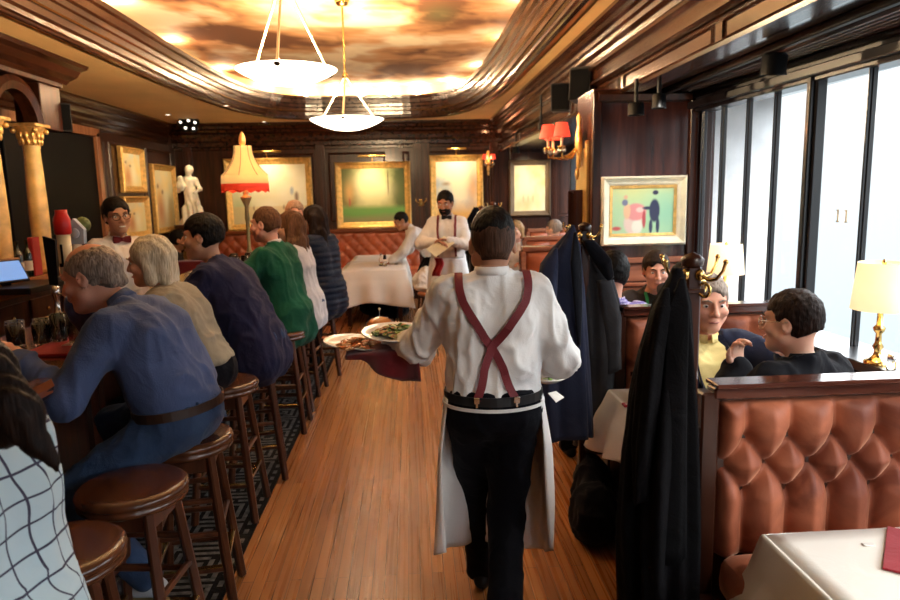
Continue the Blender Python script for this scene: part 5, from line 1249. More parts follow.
def checks(name, base_c, line, sp, lw, bump=.2):
    """two-way lines woven into the cloth, spaced in metres"""
    m, nt, b = newmat(name); t = N(nt, 'ShaderNodeTexCoord'); x = N(nt, 'ShaderNodeSeparateXYZ')
    n1 = N(nt, 'ShaderNodeTexNoise', i_Scale=4.0); L(nt, t.outputs['Object'], n1.inputs['Vector']); ad = N(nt, 'ShaderNodeVectorMath', operation='MULTIPLY_ADD'); L(nt, n1.outputs['Color'], ad.inputs[0]); ad.inputs[1].default_value = (.05,.05,.05); L(nt, t.outputs['Object'], ad.inputs[2]); L(nt, ad.outputs[0], x.inputs[0])
    outs = []
    h = N(nt, 'ShaderNodeMath', operation='ADD'); L(nt, x.outputs['X'], h.inputs[0]); y2 = N(nt, 'ShaderNodeMath', operation='MULTIPLY'); L(nt, x.outputs['Y'], y2.inputs[0]); y2.inputs[1].default_value = .75; L(nt, y2.outputs[0], h.inputs[1])
    for src in (h.outputs[0], x.outputs['Z']):
        a = N(nt, 'ShaderNodeMath', operation='MULTIPLY'); L(nt, src, a.inputs[0]); a.inputs[1].default_value = 1/sp
        f = N(nt, 'ShaderNodeMath', operation='FRACT'); L(nt, a.outputs[0], f.inputs[0]); g = N(nt, 'ShaderNodeMath', operation='LESS_THAN'); L(nt, f.outputs[0], g.inputs[0]); g.inputs[1].default_value = lw/sp; outs.append(g.outputs[0])
    mx = N(nt, 'ShaderNodeMath', operation='MAXIMUM'); L(nt, outs[0], mx.inputs[0]); L(nt, outs[1], mx.inputs[1])
    c = N(nt, 'ShaderNodeMix', data_type='RGBA'); L(nt, mx.outputs[0], c.inputs['Factor']); c.inputs['A'].default_value = c4(base_c); c.inputs['B'].default_value = c4(line); L(nt, c.outputs['Result'], b.inputs['Base Color'])
    b.inputs['Roughness'].default_value = .8; n2 = N(nt, 'ShaderNodeTexNoise', i_Scale=10.0, i_Detail=4.0); L(nt, t.outputs['Object'], n2.inputs['Vector']); bp = N(nt, 'ShaderNodeBump', i_Strength=.35, i_Distance=.02); L(nt, n2.outputs['Fac'], bp.inputs['Height']); L(nt, bp.outputs['Normal'], b.inputs['Normal']); return m
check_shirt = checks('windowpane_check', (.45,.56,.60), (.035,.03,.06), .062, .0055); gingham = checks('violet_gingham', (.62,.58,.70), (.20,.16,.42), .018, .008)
leopard = fabric('patterned_blouse', (.55,.50,.42), (.06,.04,.03), 45, .3)
# ---- the waiter in front
def hatz(px, py, y): return P(px, py, y=y)
# ================================================================== CAST
# --- waiter walking away down the aisle
wx, wy = .298, 2.50
W1 = person('waiter seen from behind walking down the aisle, white shirt and crossed burgundy suspenders', (wx, wy, 0), R(-2), dict(
    h=1.76, hb=.010, hf=.0055, lean=(2,0), hoff=(.01,0,-.052), head=(3,6,0), skin='tan', hair='black', style='fade', face=1, sw=.164, fat=1.0, belly=.005, hs=1.08,
    hL=(-.40,.36,1.085), pL=(-.05,-.5,-1), dL=(-.7,.6,.02), nL=(0,0,1), tL=-1, cL=.25,
    hR=(.195,.27,1.01), pR=(.55,-.55,-.8), dR=(-.35,.9,.05), nR=(0,.1,1), tR=1, cR=.5,
    pz=.925, fL=(-.04,.28,.09), fR=(.01,-.26,.16), kR=(.05,1,0), toeR=(0,.8,-.6),
    top=dict(mat=shirt_white, name='shirt', off=.012, wr=.0085, wf=13, collar=True, collarh=.030, puff=.020, sleeve=.86, h=.009, seed=3, tuckz=.035, cuff=.008),
    bottom=dict(mat=black_trousers, waist=.07, wr=.006, flare=.006)))
w = W1; up, u2 = w['up'], w['u2']
crs = u2(-.01,-.16,.235)
strap(w, [u2(-.125,-.02,.49), u2(-.120,-.13,.41), crs, up(.072,-.15,.055)], .030, susp_red)
strap(w, [u2(.125,-.02,.49), u2(.120,-.13,.41), crs, up(-.072,-.15,.055)], .030, susp_red, lift=.0135)
for q in (-1,1):
    p = up(q*.072,-.150,.052); M().box(p+V3(0,-.004,0), (.022,.008,.024)).box(p+V3(0,-.003,-.018), (.010,.006,.018)).build('suspender_clip', chrome, w['t'])
belt(w, .045, plain('black_belt', (.01,.01,.011), .4), r=1.15, h=.034)
def apron(info, z0, z1, open_back, mat, name='apron', front=None, flare=.10, seed=0, dy=0, half=None):
    """wrapped waist apron: open at the back, hangs to z1"""
    s = info['s']; v = []; n = 60; rows = 26; pr = info['tp']; top = []
    for i in range(n+1):
        a = -pi/2+open_back/2+(2*pi-open_back)*i/n; d = V3(math.cos(a), math.sin(a), 0); c = V3(0,0,z0); lo_, hi_ = 0, .4
        for _ in range(14):
            md = (lo_+hi_)/2
            if sdf_at(pr, (c+d*md)[None], .03, .026)[0] < 0: lo_ = md
            else: hi_ = md
        top.append((a, d, lo_))
    for r in range(rows+1):
        k = r/rows
        for i, (a, d, rad) in enumerate(top):
            e = abs(i/n-.5)*2; z = z0+(z1+.22*max(0,e-.35)**1.5-z0)*k
            R_ = rad*(1+.10*min(1, k*3))+flare*k*(1-.35*k)+.016*k**.6*math.sin(a*9+seed+2.2*k)+.012*k*vnoise(np.array([a*3, k*3, seed]))
            dd = d.copy(); R_ *= (1-.10*k*(e > .8)*(e-.8)*5)
            v.append(V3(dd[0]*R_*1.0, dd[1]*R_*.95+dy*k, z-.02*math.sin(a*2+seed)*k))
    m = n+1; f = [(r*m+i, r*m+i+1, (r+1)*m+i+1, (r+1)*m+i) for r in range(rows) for i in range(n)]; f = [tuple(reversed(q)) for q in f]
    o = mesh(name, v, f, mat, info['t'], smooth=True); s_ = o.modifiers.new('thickness', 'SOLIDIFY'); s_.thickness = .003; return o
apron(w, .965, .24, 2.45, apron_white, flare=.035, seed=1.3, dy=.03)
belt(w, .015, apron_white, 'apron_string', r=1.35, h=.012)
# plates balanced on the left forearm
def plate(label, c, r, tilt=(0,0), group=None):
    t = thing('dinner_plate', label, 'plate', tuple(c)); t.rotation_euler = (R(tilt[0]), R(tilt[1]), 0)
    M().lathe([(.001,0),(.55*r,0),(.62*r,.006),(.80*r,.012),(r,.022),(r*1.005,.025),(r*.99,.027),(.80*r,.018),(.62*r,.012),(.001,.010)], n=56).build('plate', porcelain, t)
    bpy.data.objects.remove(bpy.data.objects['plate']) if False else None
    return t
def food(label, c, r, h, mats, n, seed, size=.014, cat='food', flat=1):
    rn = random.Random(seed); t = thing('food_serving', label, cat, tuple(c)); ms = [M() for _ in mats]
    for i in range(n):
        a, q = rn.random()*2*pi, rn.random()**.5; x, y = math.cos(a)*q*r, math.sin(a)*q*r*flat; z = h*(1-q*q)*rn.uniform(.5,1)+size*.3
        rt = rotm('z', rn.uniform(0,360))@rotm('x', rn.uniform(-50,50)); k = rn.randrange(len(mats)); ms[k].ball((x,y,z), (size*rn.uniform(.7,1.5), size*rn.uniform(.5,1), size*rn.uniform(.15,.45)), 7, rt)
    for m, (nm, mt) in zip(ms, mats):
        if m.v: m.build(nm, mt, t)
    return t
leafg = plain('salad_green', (.13,.24,.04), .45, 0, .5, 60); leafd = plain('dark_leaf_green', (.03,.08,.015), .45, 0, .4, 60); pale = plain('pale_lettuce', (.55,.60,.28), .45, 0, .3, 50)
tan_f = plain('roast_chicken_tan', (.55,.30,.14), .5, 0, .3, 60, .4, 90); orange_f = plain('fried_orange', (.55,.17,.04), .45, 0, .35, 60, .4, 90); pinky = plain('pink_salmon', (.62,.30,.20), .5, 0, .2, 50)
def TP(px, py, y): return P(px, py, y=y)
pA = TP(397, 337, 2.80); plate('white plate of green salad nearest the walking waiter\'s sleeve', pA, .150, (4,2)); food('green leaf salad with chicken strips on the topmost plate', pA+V3(0,0,.014), .095, .035, [('lettuce', leafg), ('dark_leaves', leafd), ('pale_lettuce', pale), ('chicken_strips', tan_f)], 150, 3, .015)
pB = TP(371, 346, 2.90)+V3(0,0,-.006); plate('middle white plate with fried orange food under the salad plate', pB, .125, (3,3)); food('heap of crisp orange fries on the middle plate', pB+V3(-.055,-.02,.012), .085, .03, [('fries', orange_f), ('toasted_crumbs', tan_f)], 120, 5, .016)
pC = TP(352, 344, 2.98)+V3(0,0,-.01); plate('leftmost white plate with dark green leaves on the waiter\'s arm', pC, .128, (2,4)); food('dark green leaves at the edge of the leftmost plate', pC+V3(.035,-.055,.012), .038, .03, [('dark_leaves', leafd), ('lettuce', leafg)], 60, 9, .013)
pD = TP(380, 327, 3.0); t = thing('burger_bun', 'golden burger bun with a skewer standing behind the salad plate', 'burger', tuple(pD+V3(0,0,.006)))
M().ball((0,0,.0), (.062,.062,.042), 20).build('bun', plain('glazed_bun', (.50,.17,.04), .2, 0, .2, 12, coat=.6), t); M().tube([(0,0,.03),(0,0,.075)], .003, 6).ball((0,0,.075), .007, 8).build('skewer', chrome, t)
# red cloth under the plates
def cloth_patch(name, label, cat, pts_fn, nu, nv, mat, th=.003):
    v = [pts_fn(i/nu, j/nv) for i in range(nu+1) for j in range(nv+1)]; f = [(i*(nv+1)+j, (i+1)*(nv+1)+j, (i+1)*(nv+1)+j+1, i*(nv+1)+j+1) for i in range(nu) for j in range(nv)]
    o = mesh(name, v, f, mat, None, smooth=True); s_ = o.modifiers.new('thickness', 'SOLIDIFY'); s_.thickness = th; 
    if label: tag(o, label, cat)
    return o
a0, a1 = TP(346, 353, 2.84), TP(418, 346, 2.62); b0, b1 = TP(392, 372, 2.76), TP(416, 376, 2.60)
def rc_fn(u, v):
    top = a0*(1-u)+a1*u; k = min(1, max(0, (u-.15)/.6)); dz = -.015-.11*k
    ang = v*2-1; rr = .07*(1-.1*u)
    side = V3(.25,.9,0)
    if v < .55: q = v/.55; return top+V3(0,.10*(1-q),.0)+V3(0,-.02*q,-.01*q)
    q = (v-.55)/.45; return top+V3(.0,-.02,-.01)+V3(.02*math.sin(u*9)*q, -.012*math.sin(u*14)*q, dz*q)
cloth_patch('serving_cloth', 'dark red serving cloth draped over the walking waiter\'s arm under the plates', 'napkin', rc_fn, 24, 14, red_cloth)
# plate and guest check in the right hand
pE = TP(548, 379, 2.86); plate('small white plate of greens held in the waiter\'s right hand', pE+V3(0,0,-.01), .085, (0,0)); food('green garnish on the plate in the waiter\'s right hand', pE+V3(-.0,0,.004), .05, .05, [('lettuce', leafg), ('pale_lettuce', pale), ('red_slices', napkin_red)], 60, 12, .014)
t = mesh('folded_check', [TP(548,393,2.66), TP(556,402,2.64), TP(564,397,2.68), TP(556,391,2.7), TP(548,393,2.66)+V3(0,0,-.003), TP(556,402,2.64)+V3(0,0,-.003), TP(564,397,2.68)+V3(0,0,-.003), TP(556,391,2.7)+V3(0,0,-.003)], [(0,1,2,3),(7,6,5,4),(0,4,5,1),(1,5,6,2),(2,6,7,3),(3,7,4,0)], porcelain)
tag(t, 'small white folded paper check under the walking waiter\'s right cuff', 'paper')
# --- standing waiter with menu
p = P(449, 300, y=8.0)
W2 = person('bearded waiter with black bow tie standing by the long table, reading a card', (p[0], 8.0, 0), R(180-8), dict(
    h=1.80, hb=.014, lean=(3,0), head=(-12,17,0), skin='tan', hair='black', style='short', vol=.012, beard='black', fat=1.12, belly=.02,
    hL=(-.02,.30,1.20), pL=(-.9,-.4,-.5), hR=(.10,.30,1.18), pR=(.9,-.3,-.5),
    top=dict(mat=shirt_white, off=.014, wr=.007, collar=True, puff=.014, tuckz=.03), bottom=dict(mat=apron_white, waist=.07, flare=.03, wr=.01)))
bowtie(W2, plain('black_satin', (.01,.01,.012), .3))
for q in (-1,1): strap(W2, [W2['u2'](q*.10,.0,.50), W2['u2'](q*.095,.12,.40), W2['u2'](q*.09,.14,.22), W2['up'](q*.10,.14,.05)], .026, susp_red)
apron(W2, .98, .30, .5, apron_white, flare=.05, seed=2)
c = P(433, 246, y=7.62)
def quad_card(name, label, cat, P4, mat):
    P4 = [np.asarray(q, float) for q in P4]; n = unit(np.cross(P4[1]-P4[0], P4[3]-P4[0])); return tag(mesh(name, P4+[q-n*.004 for q in P4], [(0,1,2,3),(7,6,5,4),(0,4,5,1),(1,5,6,2),(2,6,7,3),(3,7,4,0)], mat), label, cat)
quad_card('menu_card', 'cream menu card held by the standing waiter', 'menu', [P(426,249,y=7.60), P(436,257,y=7.58), P(455,243,y=7.66), P(444,236,y=7.70)], plain('cream_card', (.85,.78,.55), .6))
cloth_patch('waiter_napkin', 'dark red napkin hanging at the standing waiter\'s hip', 'napkin', lambda u, v: P(434+8*u+2*math.sin(v*5), 258+18*v, y=7.72+.03*math.sin(u*6)), 8, 8, napkin_red)
# --- busboy bending over the long table
p = P(418, 300, y=9.6)
W3 = person('young man in white shirt bending over the long table to smooth the cloth', (.30, 9.75, 0), R(97), dict(
    h=1.72, hb=.016, lean=(38,0), hunch=8, head=(8,28,0), skin='tan', hair='black', style='short', vol=.002, hL=(-.06,.60,.80), pL=(-.3,-.4,-.8), hR=(.22,.50,.80), pR=(.6,-.4,-.6), pz=.88,
    top=dict(mat=shirt_white, off=.02, wr=.008, collar=True, puff=.018, tuckz=.0), bottom=dict(mat=black_trousers)))
# --- bartender
p = P(116, 300, y=5.25)
W4 = person('smiling bartender in black glasses and red bow tie behind the bar', (-2.22, 5.3, 0), R(180+42), dict(
    h=1.78, hb=.012, lean=(4,0), head=(-2,6,5), skin='olive', hair='black', style='short', vol=.012, glasses=True, smile=1, fat=1.1, top=dict(mat=shirt_white, off=.014, wr=.007, collar=True, puff=.012), bottom=dict(mat=black_trousers), hL=(-.25,.32,1.14), hR=(.25,.32,1.14)))
bowtie(W4, MATS['dark_red_cloth'], 1.1)

# ---- guests on the bar stools: local +y is towards the bar, so rz = +90 deg
def sitter(label, x, y, dz=0, rz=90, **o):
    d = dict(pz=.865, hb=.012, legs='sit', fL=(-.14,.34,.30), fR=(.14,.34,.30), kL=(-.2,.9,.7), kR=(.2,.9,.7), bottom=dict(mat=black_trousers, wr=.006), lean=(14,0), hL=(-.16,.42,1.13), hR=(.16,.42,1.13), pL=(-.8,-.3,-.6), pR=(.8,-.3,-.6), face=1)
    d.update(o); return person(label, (x, y, dz), R(rz), d)
# elderly man: head at (103,262)
E1 = sitter('older man in blue shirt and jeans hunched over the bar, belt and back showing', -.95, 2.70, rz=80, h=1.78, hb=.009, lean=(5,0), hunch=40, head=(8,16,4), skin='pink', hair='grey', style='bald_top', fat=1.05, belly=.03, sw=.172, twist=4, pz=.875, hoff=(0,.02,-.02),
    hL=(-.27,.46,1.155), hR=(.09,.47,1.31), pR=(.5,-.2,-.9), pL=(-.55,.0,-1), dR=(-.4,-.4,.8), nR=(-.2,-1,0), cR=.7, fR=(.20,.30,.34), fL=(-.24,.05,.30), kL=(-.3,.95,.5),
    top=dict(mat=blue_shirt, off=.016, wr=.008, wf=8, collar=True, puff=.014, h=.010, seed=8, tuckz=.03), bottom=dict(mat=denim, name='jeans', waist=.05, wr=.006), shoem=plain('grey_trainer', (.45,.45,.48), .6))
belt(E1, .035, belt_brown, r=1.2, h=.036)
for a in (-.10,.0,.10): M().box(E1['up'](a,-.150+abs(a)*.25,.033), (.012,.012,.055), E1['T']).build('belt_loop', denim, E1['t'])
# woman in check shirt, near left
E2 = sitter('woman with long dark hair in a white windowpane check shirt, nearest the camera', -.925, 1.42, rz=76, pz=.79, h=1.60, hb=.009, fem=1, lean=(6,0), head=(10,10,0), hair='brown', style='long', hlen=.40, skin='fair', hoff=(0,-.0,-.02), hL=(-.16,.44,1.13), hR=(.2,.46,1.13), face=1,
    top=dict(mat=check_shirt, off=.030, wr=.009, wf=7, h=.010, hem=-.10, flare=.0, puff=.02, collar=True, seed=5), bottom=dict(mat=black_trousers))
def to_local(info, p):
    t = info['t']; d = np.asarray(p, float)-np.array(t.location); return rotm('z', -math.degrees(t.rotation_euler[2]))@d
lk = []
for (ax, ay), (bx, by), y0, y1, r0, r1 in (((-62,318),(-12,366),1.36,1.31,.045,.038),((-12,366),(22,412),1.31,1.28,.038,.030),((22,412),(58,470),1.28,1.28,.028,.007),((-50,335),(-20,400),1.33,1.28,.04,.036),((-20,400),(4,442),1.28,1.26,.034,.014),((4,395),(34,452),1.27,1.26,.026,.006)):
    lk.append(rc(to_local(E2, P(ax, ay, y=y0)), to_local(E2, P(bx, by, y=y1)), r0, r1, k=.03))
blob('hair_lock', lk, HR['brown'], E2['t'], .008, .03, disp=lambda v: .004*np.sin(v[:,0]*160+v[:,1]*200+4*vnoise(v*5)))
E3 = sitter('silver haired woman in a taupe jacket between two men at the bar', -1.05, 3.42, rz=85, h=1.62, fem=1, lean=(16,0), hunch=16, head=(5,8,0), hair='silver', style='bob', skin='fair', hL=(-.14,.46,1.13), hR=(.14,.46,1.13), top=dict(mat=taupe, off=.022, wr=.008, puff=.014, tuckz=.02, seed=6), bottom=dict(mat=black_trousers))
E4 = sitter('broad dark haired man in a navy sweater leaning on the bar', -.98, 4.18, rz=82, h=1.84, lean=(20,0), hunch=12, head=(10,4,4), hair='black', style='short', vol=.014, skin='olive', fat=1.12, belly=.03, sw=.18, hL=(-.12,.52,1.14), hR=(.12,.5,1.14), top=dict(mat=navy_knit, off=.022, wr=.009, hem=-.12, puff=.018, seed=7, name='sweater'), bottom=dict(mat=denim))
E5 = sitter('man with cropped hair in a bottle green sweater and grey collar', -.93, 5.12, rz=70, h=1.80, lean=(10,0), hunch=5, head=(4,4,0), hair='mid', style='short', vol=.002, skin='pink', fat=1.08, sw=.172, top=dict(mat=green_knit, off=.020, wr=.008, hem=-.12, puff=.016, seed=9, collar=pale_grey, name='sweater'), bottom=dict(mat=black_trousers))
E6 = sitter('woman with long blond brown hair in a pale grey top at the bar', -.88, 5.62, rz=82, h=1.66, fem=1, lean=(8,0), head=(6,4,0), hair='mid', style='long', hlen=.22, skin='fair', top=dict(mat=pale_grey, off=.024, wr=.007, hem=-.14, seed=4, name='sweater'), bottom=dict(mat=denim))
E7 = person('bearded grey ginger man facing the camera at the far end of the bar', (-1.12, 6.75, 0), R(195), dict(h=1.78, hb=.014, pz=.89, lean=(4,0), head=(-6,4,0), hair='ginger', beard='ginger', style='short', skin='pink', fat=1.1, top=dict(mat=black_wool, off=.02, name='jacket', hem=-.08, collar=True), bottom=dict(mat=black_trousers)))
E8 = sitter('woman with dark brown hair in a quilted navy puffer jacket', -.83, 6.45, rz=60, h=1.72, fem=1, lean=(6,0), head=(25,6,0), hair='brown', style='long', hlen=.20, skin='fair', fat=1.12, top=dict(mat=puffer, off=.034, wr=.002, quilt=1, hem=-.14, puff=.02, name='puffer_jacket', h=.010), bottom=dict(mat=black_trousers))
# guests on the left banquette
E9 = person('dark haired man in profile sitting at the left wall behind the bar', (-3.12, 9.1, 0), R(-75), dict(h=1.74, hb=.016, pz=.55, lean=(8,0), head=(-5,0,0), hair='black', style='short', vol=.012, skin='tan', legs='sit', fL=(-.12,.45,.09), fR=(.12,.45,.09), kL=(0,1,1), kR=(0,1,1), hL=(-.1,.4,.8), hR=(.1,.4,.8), top=dict(mat=charcoal_knit, off=.02, name='jacket', hem=-.05), bottom=dict(mat=black_trousers)))
E10 = person('blond woman in a black and white patterned blouse at the left wall', (-2.86, 9.0, 0), R(-20), dict(h=1.66, hb=.016, pz=.52, fem=1, lean=(6,0), head=(5,0,0), hair='blond', style='long', hlen=.2, skin='fair', fL=(-.12,.45,.09), fR=(.12,.45,.09), kL=(0,1,1), kR=(0,1,1), hL=(-.1,.4,.8), hR=(.1,.4,.8), top=dict(mat=leopard, off=.016, name='blouse', hem=-.05), bottom=dict(mat=black_trousers)))
# ---- booth guests
def booth_guest(label, x, y, rz, **o):
    d = dict(pz=.575, hb=.010, fL=(-.12,.44,.09), fR=(.12,.44,.09), kL=(-.1,1,1), kR=(.1,1,1), lean=(4,0), hL=(-.2,.36,.79), hR=(.2,.36,.79)); d.update(o)
    return person(label, (x, y, 0), R(rz), d)
G1 = booth_guest('short haired man in black jacket and glasses with his back to the nearest booth', 1.415, 2.26, 22, h=1.68, hs=1.02, hb=.009, pz=.625, lean=(8,0), head=(22,4,0), hair='brown', style='short', vol=.006, skin='fair', glasses='metal', fat=1.08, hL=(-.04,.30,1.02), pL=(-.7,-.2,-.7), dL=(-.1,.1,1), nL=(0,-1,.2), cL=.7, hR=(.2,.34,.80), top=dict(mat=black_wool, off=.024, wr=.007, hem=-.08, puff=.012, name='jacket', collar=True, h=.009), bottom=dict(mat=black_trousers))
G2 = booth_guest('grey haired man in navy blazer and yellow shirt gesturing across the booth table', 1.335, 3.02, 183, h=1.74, hb=.009, pz=.56, lean=(2,0), head=(-8,6,0), hair='grey', style='short', vol=.006, skin='pink', fat=1.1, hL=(-.18,.42,1.06), pL=(-.8,-.3,-.6), dL=(.55,.25,.25), nL=(-.1,-.9,-.3), cL=.12, hR=(.2,.36,.80), top=dict(mat=yellow_shirt, off=.012, wr=.006, collar=True, h=.010, sleeve=.97), bottom=dict(mat=black_trousers))
# blazer: open at the front
def blazer(info, mat, gap=.115, sl=.86):
    u2, up, s = info['u2'], info['up'], info['s']; pr = [dict(q) for q in info['tp']]
    for (S_, e, w) in info['WR']: pr += [rc(S_, e, .066*s, .056*s, k=.03), rc(e, e+(w-e)*sl, .054*s, .042*s, k=.02)]
    for q in (-1,1): pr.append(rc(up(q*.09,0,.0), up(q*.095,0,-.08), .115*s, .125*s))
    T = info['T']; T2 = info['T2']; pr.append(dict(rc(info['NB']+T2@V3(0,.01,.015), info['NB']+T2@V3(0,.05,.14), .066*s, .12*s), sub=True, k=.006))
    a, b, c = u2(0,.135,.50), u2(0,.20,.30), up(0,.23,.0)
    pr += [dict(rc(a, b, gap, gap*.75), sub=True, k=.004, fl=None), dict(rc(b, c, gap*.75, gap*.9), sub=True, k=.004, fl=None)]
    o = blob('blazer', pr, mat, info['t'], .010, .03, off=.028, disp=wrinkle(.005, 7, 3))
    for q in (-1,1):
        ln = [u2(q*.055,.03,.485), u2(q*.080,.115,.40), u2(q*.065,.15,.30), up(q*.045,.165,.16)]
        try: strap(dict(top=pr, off=.028, t=info['t']), ln, .045, mat, 'lapel', .006, .006, 12)
        except Exception: pass
blazer(G2, navy_suit)
G3 = booth_guest('dark haired man in a violet gingham shirt with his back turned in the second booth', 1.15, 3.78, 4, h=1.76, pz=.585, lean=(2,0), head=(-12,2,0), hair='black', style='short', vol=.012, skin='pink', fat=1.0, top=dict(mat=gingham, off=.014, wr=.006, collar=True, hem=-.02), bottom=dict(mat=black_trousers))
G4 = booth_guest('man with green lanyard resting his chin on his hand in front of the partition', 1.68, 4.66, 172, h=1.72, pz=.55, lean=(12,0), head=(-2,10,0), hair='brown', style='short', vol=.010, skin='pink', hL=(-.03,.20,1.10), pL=(-.6,-.2,-.9), dL=(.3,-.2,.9), nL=(.3,-.9,0), cL=1.0, hR=(.15,.36,.80), top=dict(mat=charcoal_knit, off=.018, wr=.007, hem=-.02, name='sweater'), bottom=dict(mat=black_trousers))
for q in (-1,1): strap(G4, [G4['u2'](q*.06,.03,.485), G4['u2'](q*.06,.12,.38), G4['u2'](q*.035,.15,.25), G4['up'](0,.16,.12)], .020, plain('green_ribbon', (.02,.32,.10), .6) if q < 0 else MATS['green_ribbon'], 'lanyard')
G5 = booth_guest('dark haired guest mostly hidden behind the brass coat hooks', 1.66, 3.95, 0, h=1.66, pz=.53, lean=(4,0), head=(5,6,0), hair='black', style='short', vol=.016, skin='fair', face=0, top=dict(mat=black_wool, off=.016, wr=.006, hem=-.02, name='sweater'), bottom=dict(mat=black_trousers))
G6 = booth_guest('grey haired man seen small in the far right booth by the lamp', 2.02, 9.3, 20, h=1.74, hb=.016, pz=.56, lean=(4,0), head=(30,4,0), hair='grey', style='short', skin='fair', top=dict(mat=shirt_white, off=.016, wr=.006, collar=True, hem=-.02), bottom=dict(mat=black_trousers))
G7 = booth_guest('blond guest half hidden behind the walking waiter\'s head in the far booth', 1.48, 9.35, 150, h=1.68, hb=.016, pz=.58, lean=(4,0), head=(0,4,0), hair='blond', style='bob', fem=1, skin='fair', top=dict(mat=shirt_white, off=.016, wr=.006, hem=-.02), bottom=dict(mat=black_trousers))
# ================================================================== COAT POSTS, COATS, TABLEWARE
def coat_post(label, x, y, z0, z1, hooks=4, sc=1.0):
    t = thing('coat_post', label, 'coat rack', (x, y, 0))
    M().b2((-.022,-.022,z0), (.022,.022,z1-.02)).b2((-.03,-.03,z1-.10), (.03,.03,z1-.085)).lathe([(.03,z1-.02),(.034,z1),(.02,z1+.012),(.001,z1+.02)], n=16).build('post', wood_red if sc < 1 else wood_dark, t)
    for k in range(hooks):
        a = R(28+k*360/hooks); d = V3(math.cos(a), math.sin(a), 0); c = V3(0,0,z1-.045)
        h_ = .8; m = M().ball(c+d*.028, (.014,.014,.018), 10)
        m.tube([c+d*.03, c+d*.06+V3(0,0,-.012), c+d*.085+V3(0,0,-.006), c+d*.105+V3(0,0,.018), c+d*.112+V3(0,0,.04)], [.006,.0055,.005,.0045,.005], 8).ball(c+d*.113+V3(0,0,.044), .008, 8)
        m.tube([c+d*.03+V3(0,0,-.03)]+[c+d*(.045+.020*math.cos(b))+V3(0,0,-.042+.020*math.sin(b)) for b in np.linspace(pi*.6, -pi*.9, 10)], .0045, 8)
        m.build('hook', brass, t)
    return t
def drape(name, path, n=64, seed=0, folds=7, fa=.10, fold_dir=1):
    """closed hanging cloth body; path rows = (centre xyz, half width, half depth, heading deg)"""
    rows = []; pts = len(path); sub = 10
    for i in range(pts-1):
        for k in range(sub):
            u = k/sub; u_ = u*u*(3-2*u) if False else u; a, b = path[i], path[i+1]; rows.append((np.asarray(a[0], float)*(1-u_)+np.asarray(b[0], float)*u_, a[1]*(1-u_)+b[1]*u_, a[2]*(1-u_)+b[2]*u_, a[3]*(1-u_)+b[3]*u_, (i+u)/(pts-1)))
    a = path[-1]; rows.append((np.asarray(a[0], float), a[1], a[2], a[3], 1.0)); v = []
    for c, w, d, h, s in rows:
        ch, sh = math.cos(R(h)), math.sin(R(h))
        for k in range(n):
            t = 2*pi*k/n; cc, ss = math.cos(t), math.sin(t); g = min(1, s*2.2)
            f = 1+g*(fa*math.sin(folds*t+seed+1.3*s*3)+fa*.7*vnoise(np.array([cc*2.2+seed, ss*2.2, s*2.0]))+fa*.5*math.sin((folds*2+1)*t+seed*2-s*2))
            x = np.sign(cc)*abs(cc)**.8*w*f; y = np.sign(ss)*abs(ss)**.8*d*(f+.25*(f-1)); v.append(c+V3(x*ch-y*sh, x*sh+y*ch, .012*math.sin(2*t+seed)*g))
    m = len(rows); f = [(i*n+(k+1)%n, i*n+k, (i+1)*n+k, (i+1)*n+(k+1)%n) for i in range(m-1) for k in range(n)]
    f += [tuple(range(n)), tuple(reversed(range((m-1)*n, m*n)))]
    return v, f
def coat(name, label, path, mat, **k):
    v, f = drape(name, path, **k); t = thing(name, label, 'coat', tuple(np.asarray(path[0][0]))); o = np.asarray(path[0][0], float)
    mesh('coat_body', [p-o for p in v], f, mat, t, smooth=True); return t, o
# near post
p0 = P(691, 300, y=1.93); px0 = p0[0]
coat_post('dark coat post with curled brass hooks at the end of the nearest booth bench', px0, 1.93, 1.10, P(700,262,y=1.93)[2]+.01)
Q = lambda x, y_, y: P(x, y_, y=y)
t, o = coat('overcoat', 'long black overcoat hanging from the brass hooks of the nearest coat post', [(Q(678,268,1.86),.012,.012,0),(Q(675,285,1.86),.028,.03,0),(Q(671,305,1.86),.048,.05,0),(Q(666,350,1.85),.066,.07,0),(Q(661,400,1.84),.082,.085,0),(Q(657,460,1.83),.090,.10,0),(Q(655,530,1.83),.093,.11,0),(Q(656,596,1.83),.088,.11,0),(Q(658,640,1.83),.085,.11,0)], fabric('black_coat_wool', (.0035,.003,.004), (.002,.002,.0025), 5, .5, .0), seed=2, folds=5, fa=.16)
v, f = drape('', [(Q(666,288,1.80)-o,.008,.008,0),(Q(662,308,1.79)-o,.024,.024,5),(Q(653,360,1.78)-o,.032,.03,10),(Q(645,440,1.77)-o,.034,.032,10),(Q(643,500,1.77)-o,.03,.03,10)], 28, 5, 3, .14); mesh('sleeve', v, f, MATS['black_coat_wool'], t, smooth=True)
v, f = drape('', [(Q(682,278,1.79)-o,.006,.006,0),(Q(678,310,1.77)-o,.026,.010,-15),(Q(674,400,1.75)-o,.034,.012,-15),(Q(671,560,1.73)-o,.040,.014,-15)], 24, 8, 2, .10); mesh('front_edge', v, f, MATS['black_coat_wool'], t, smooth=True)
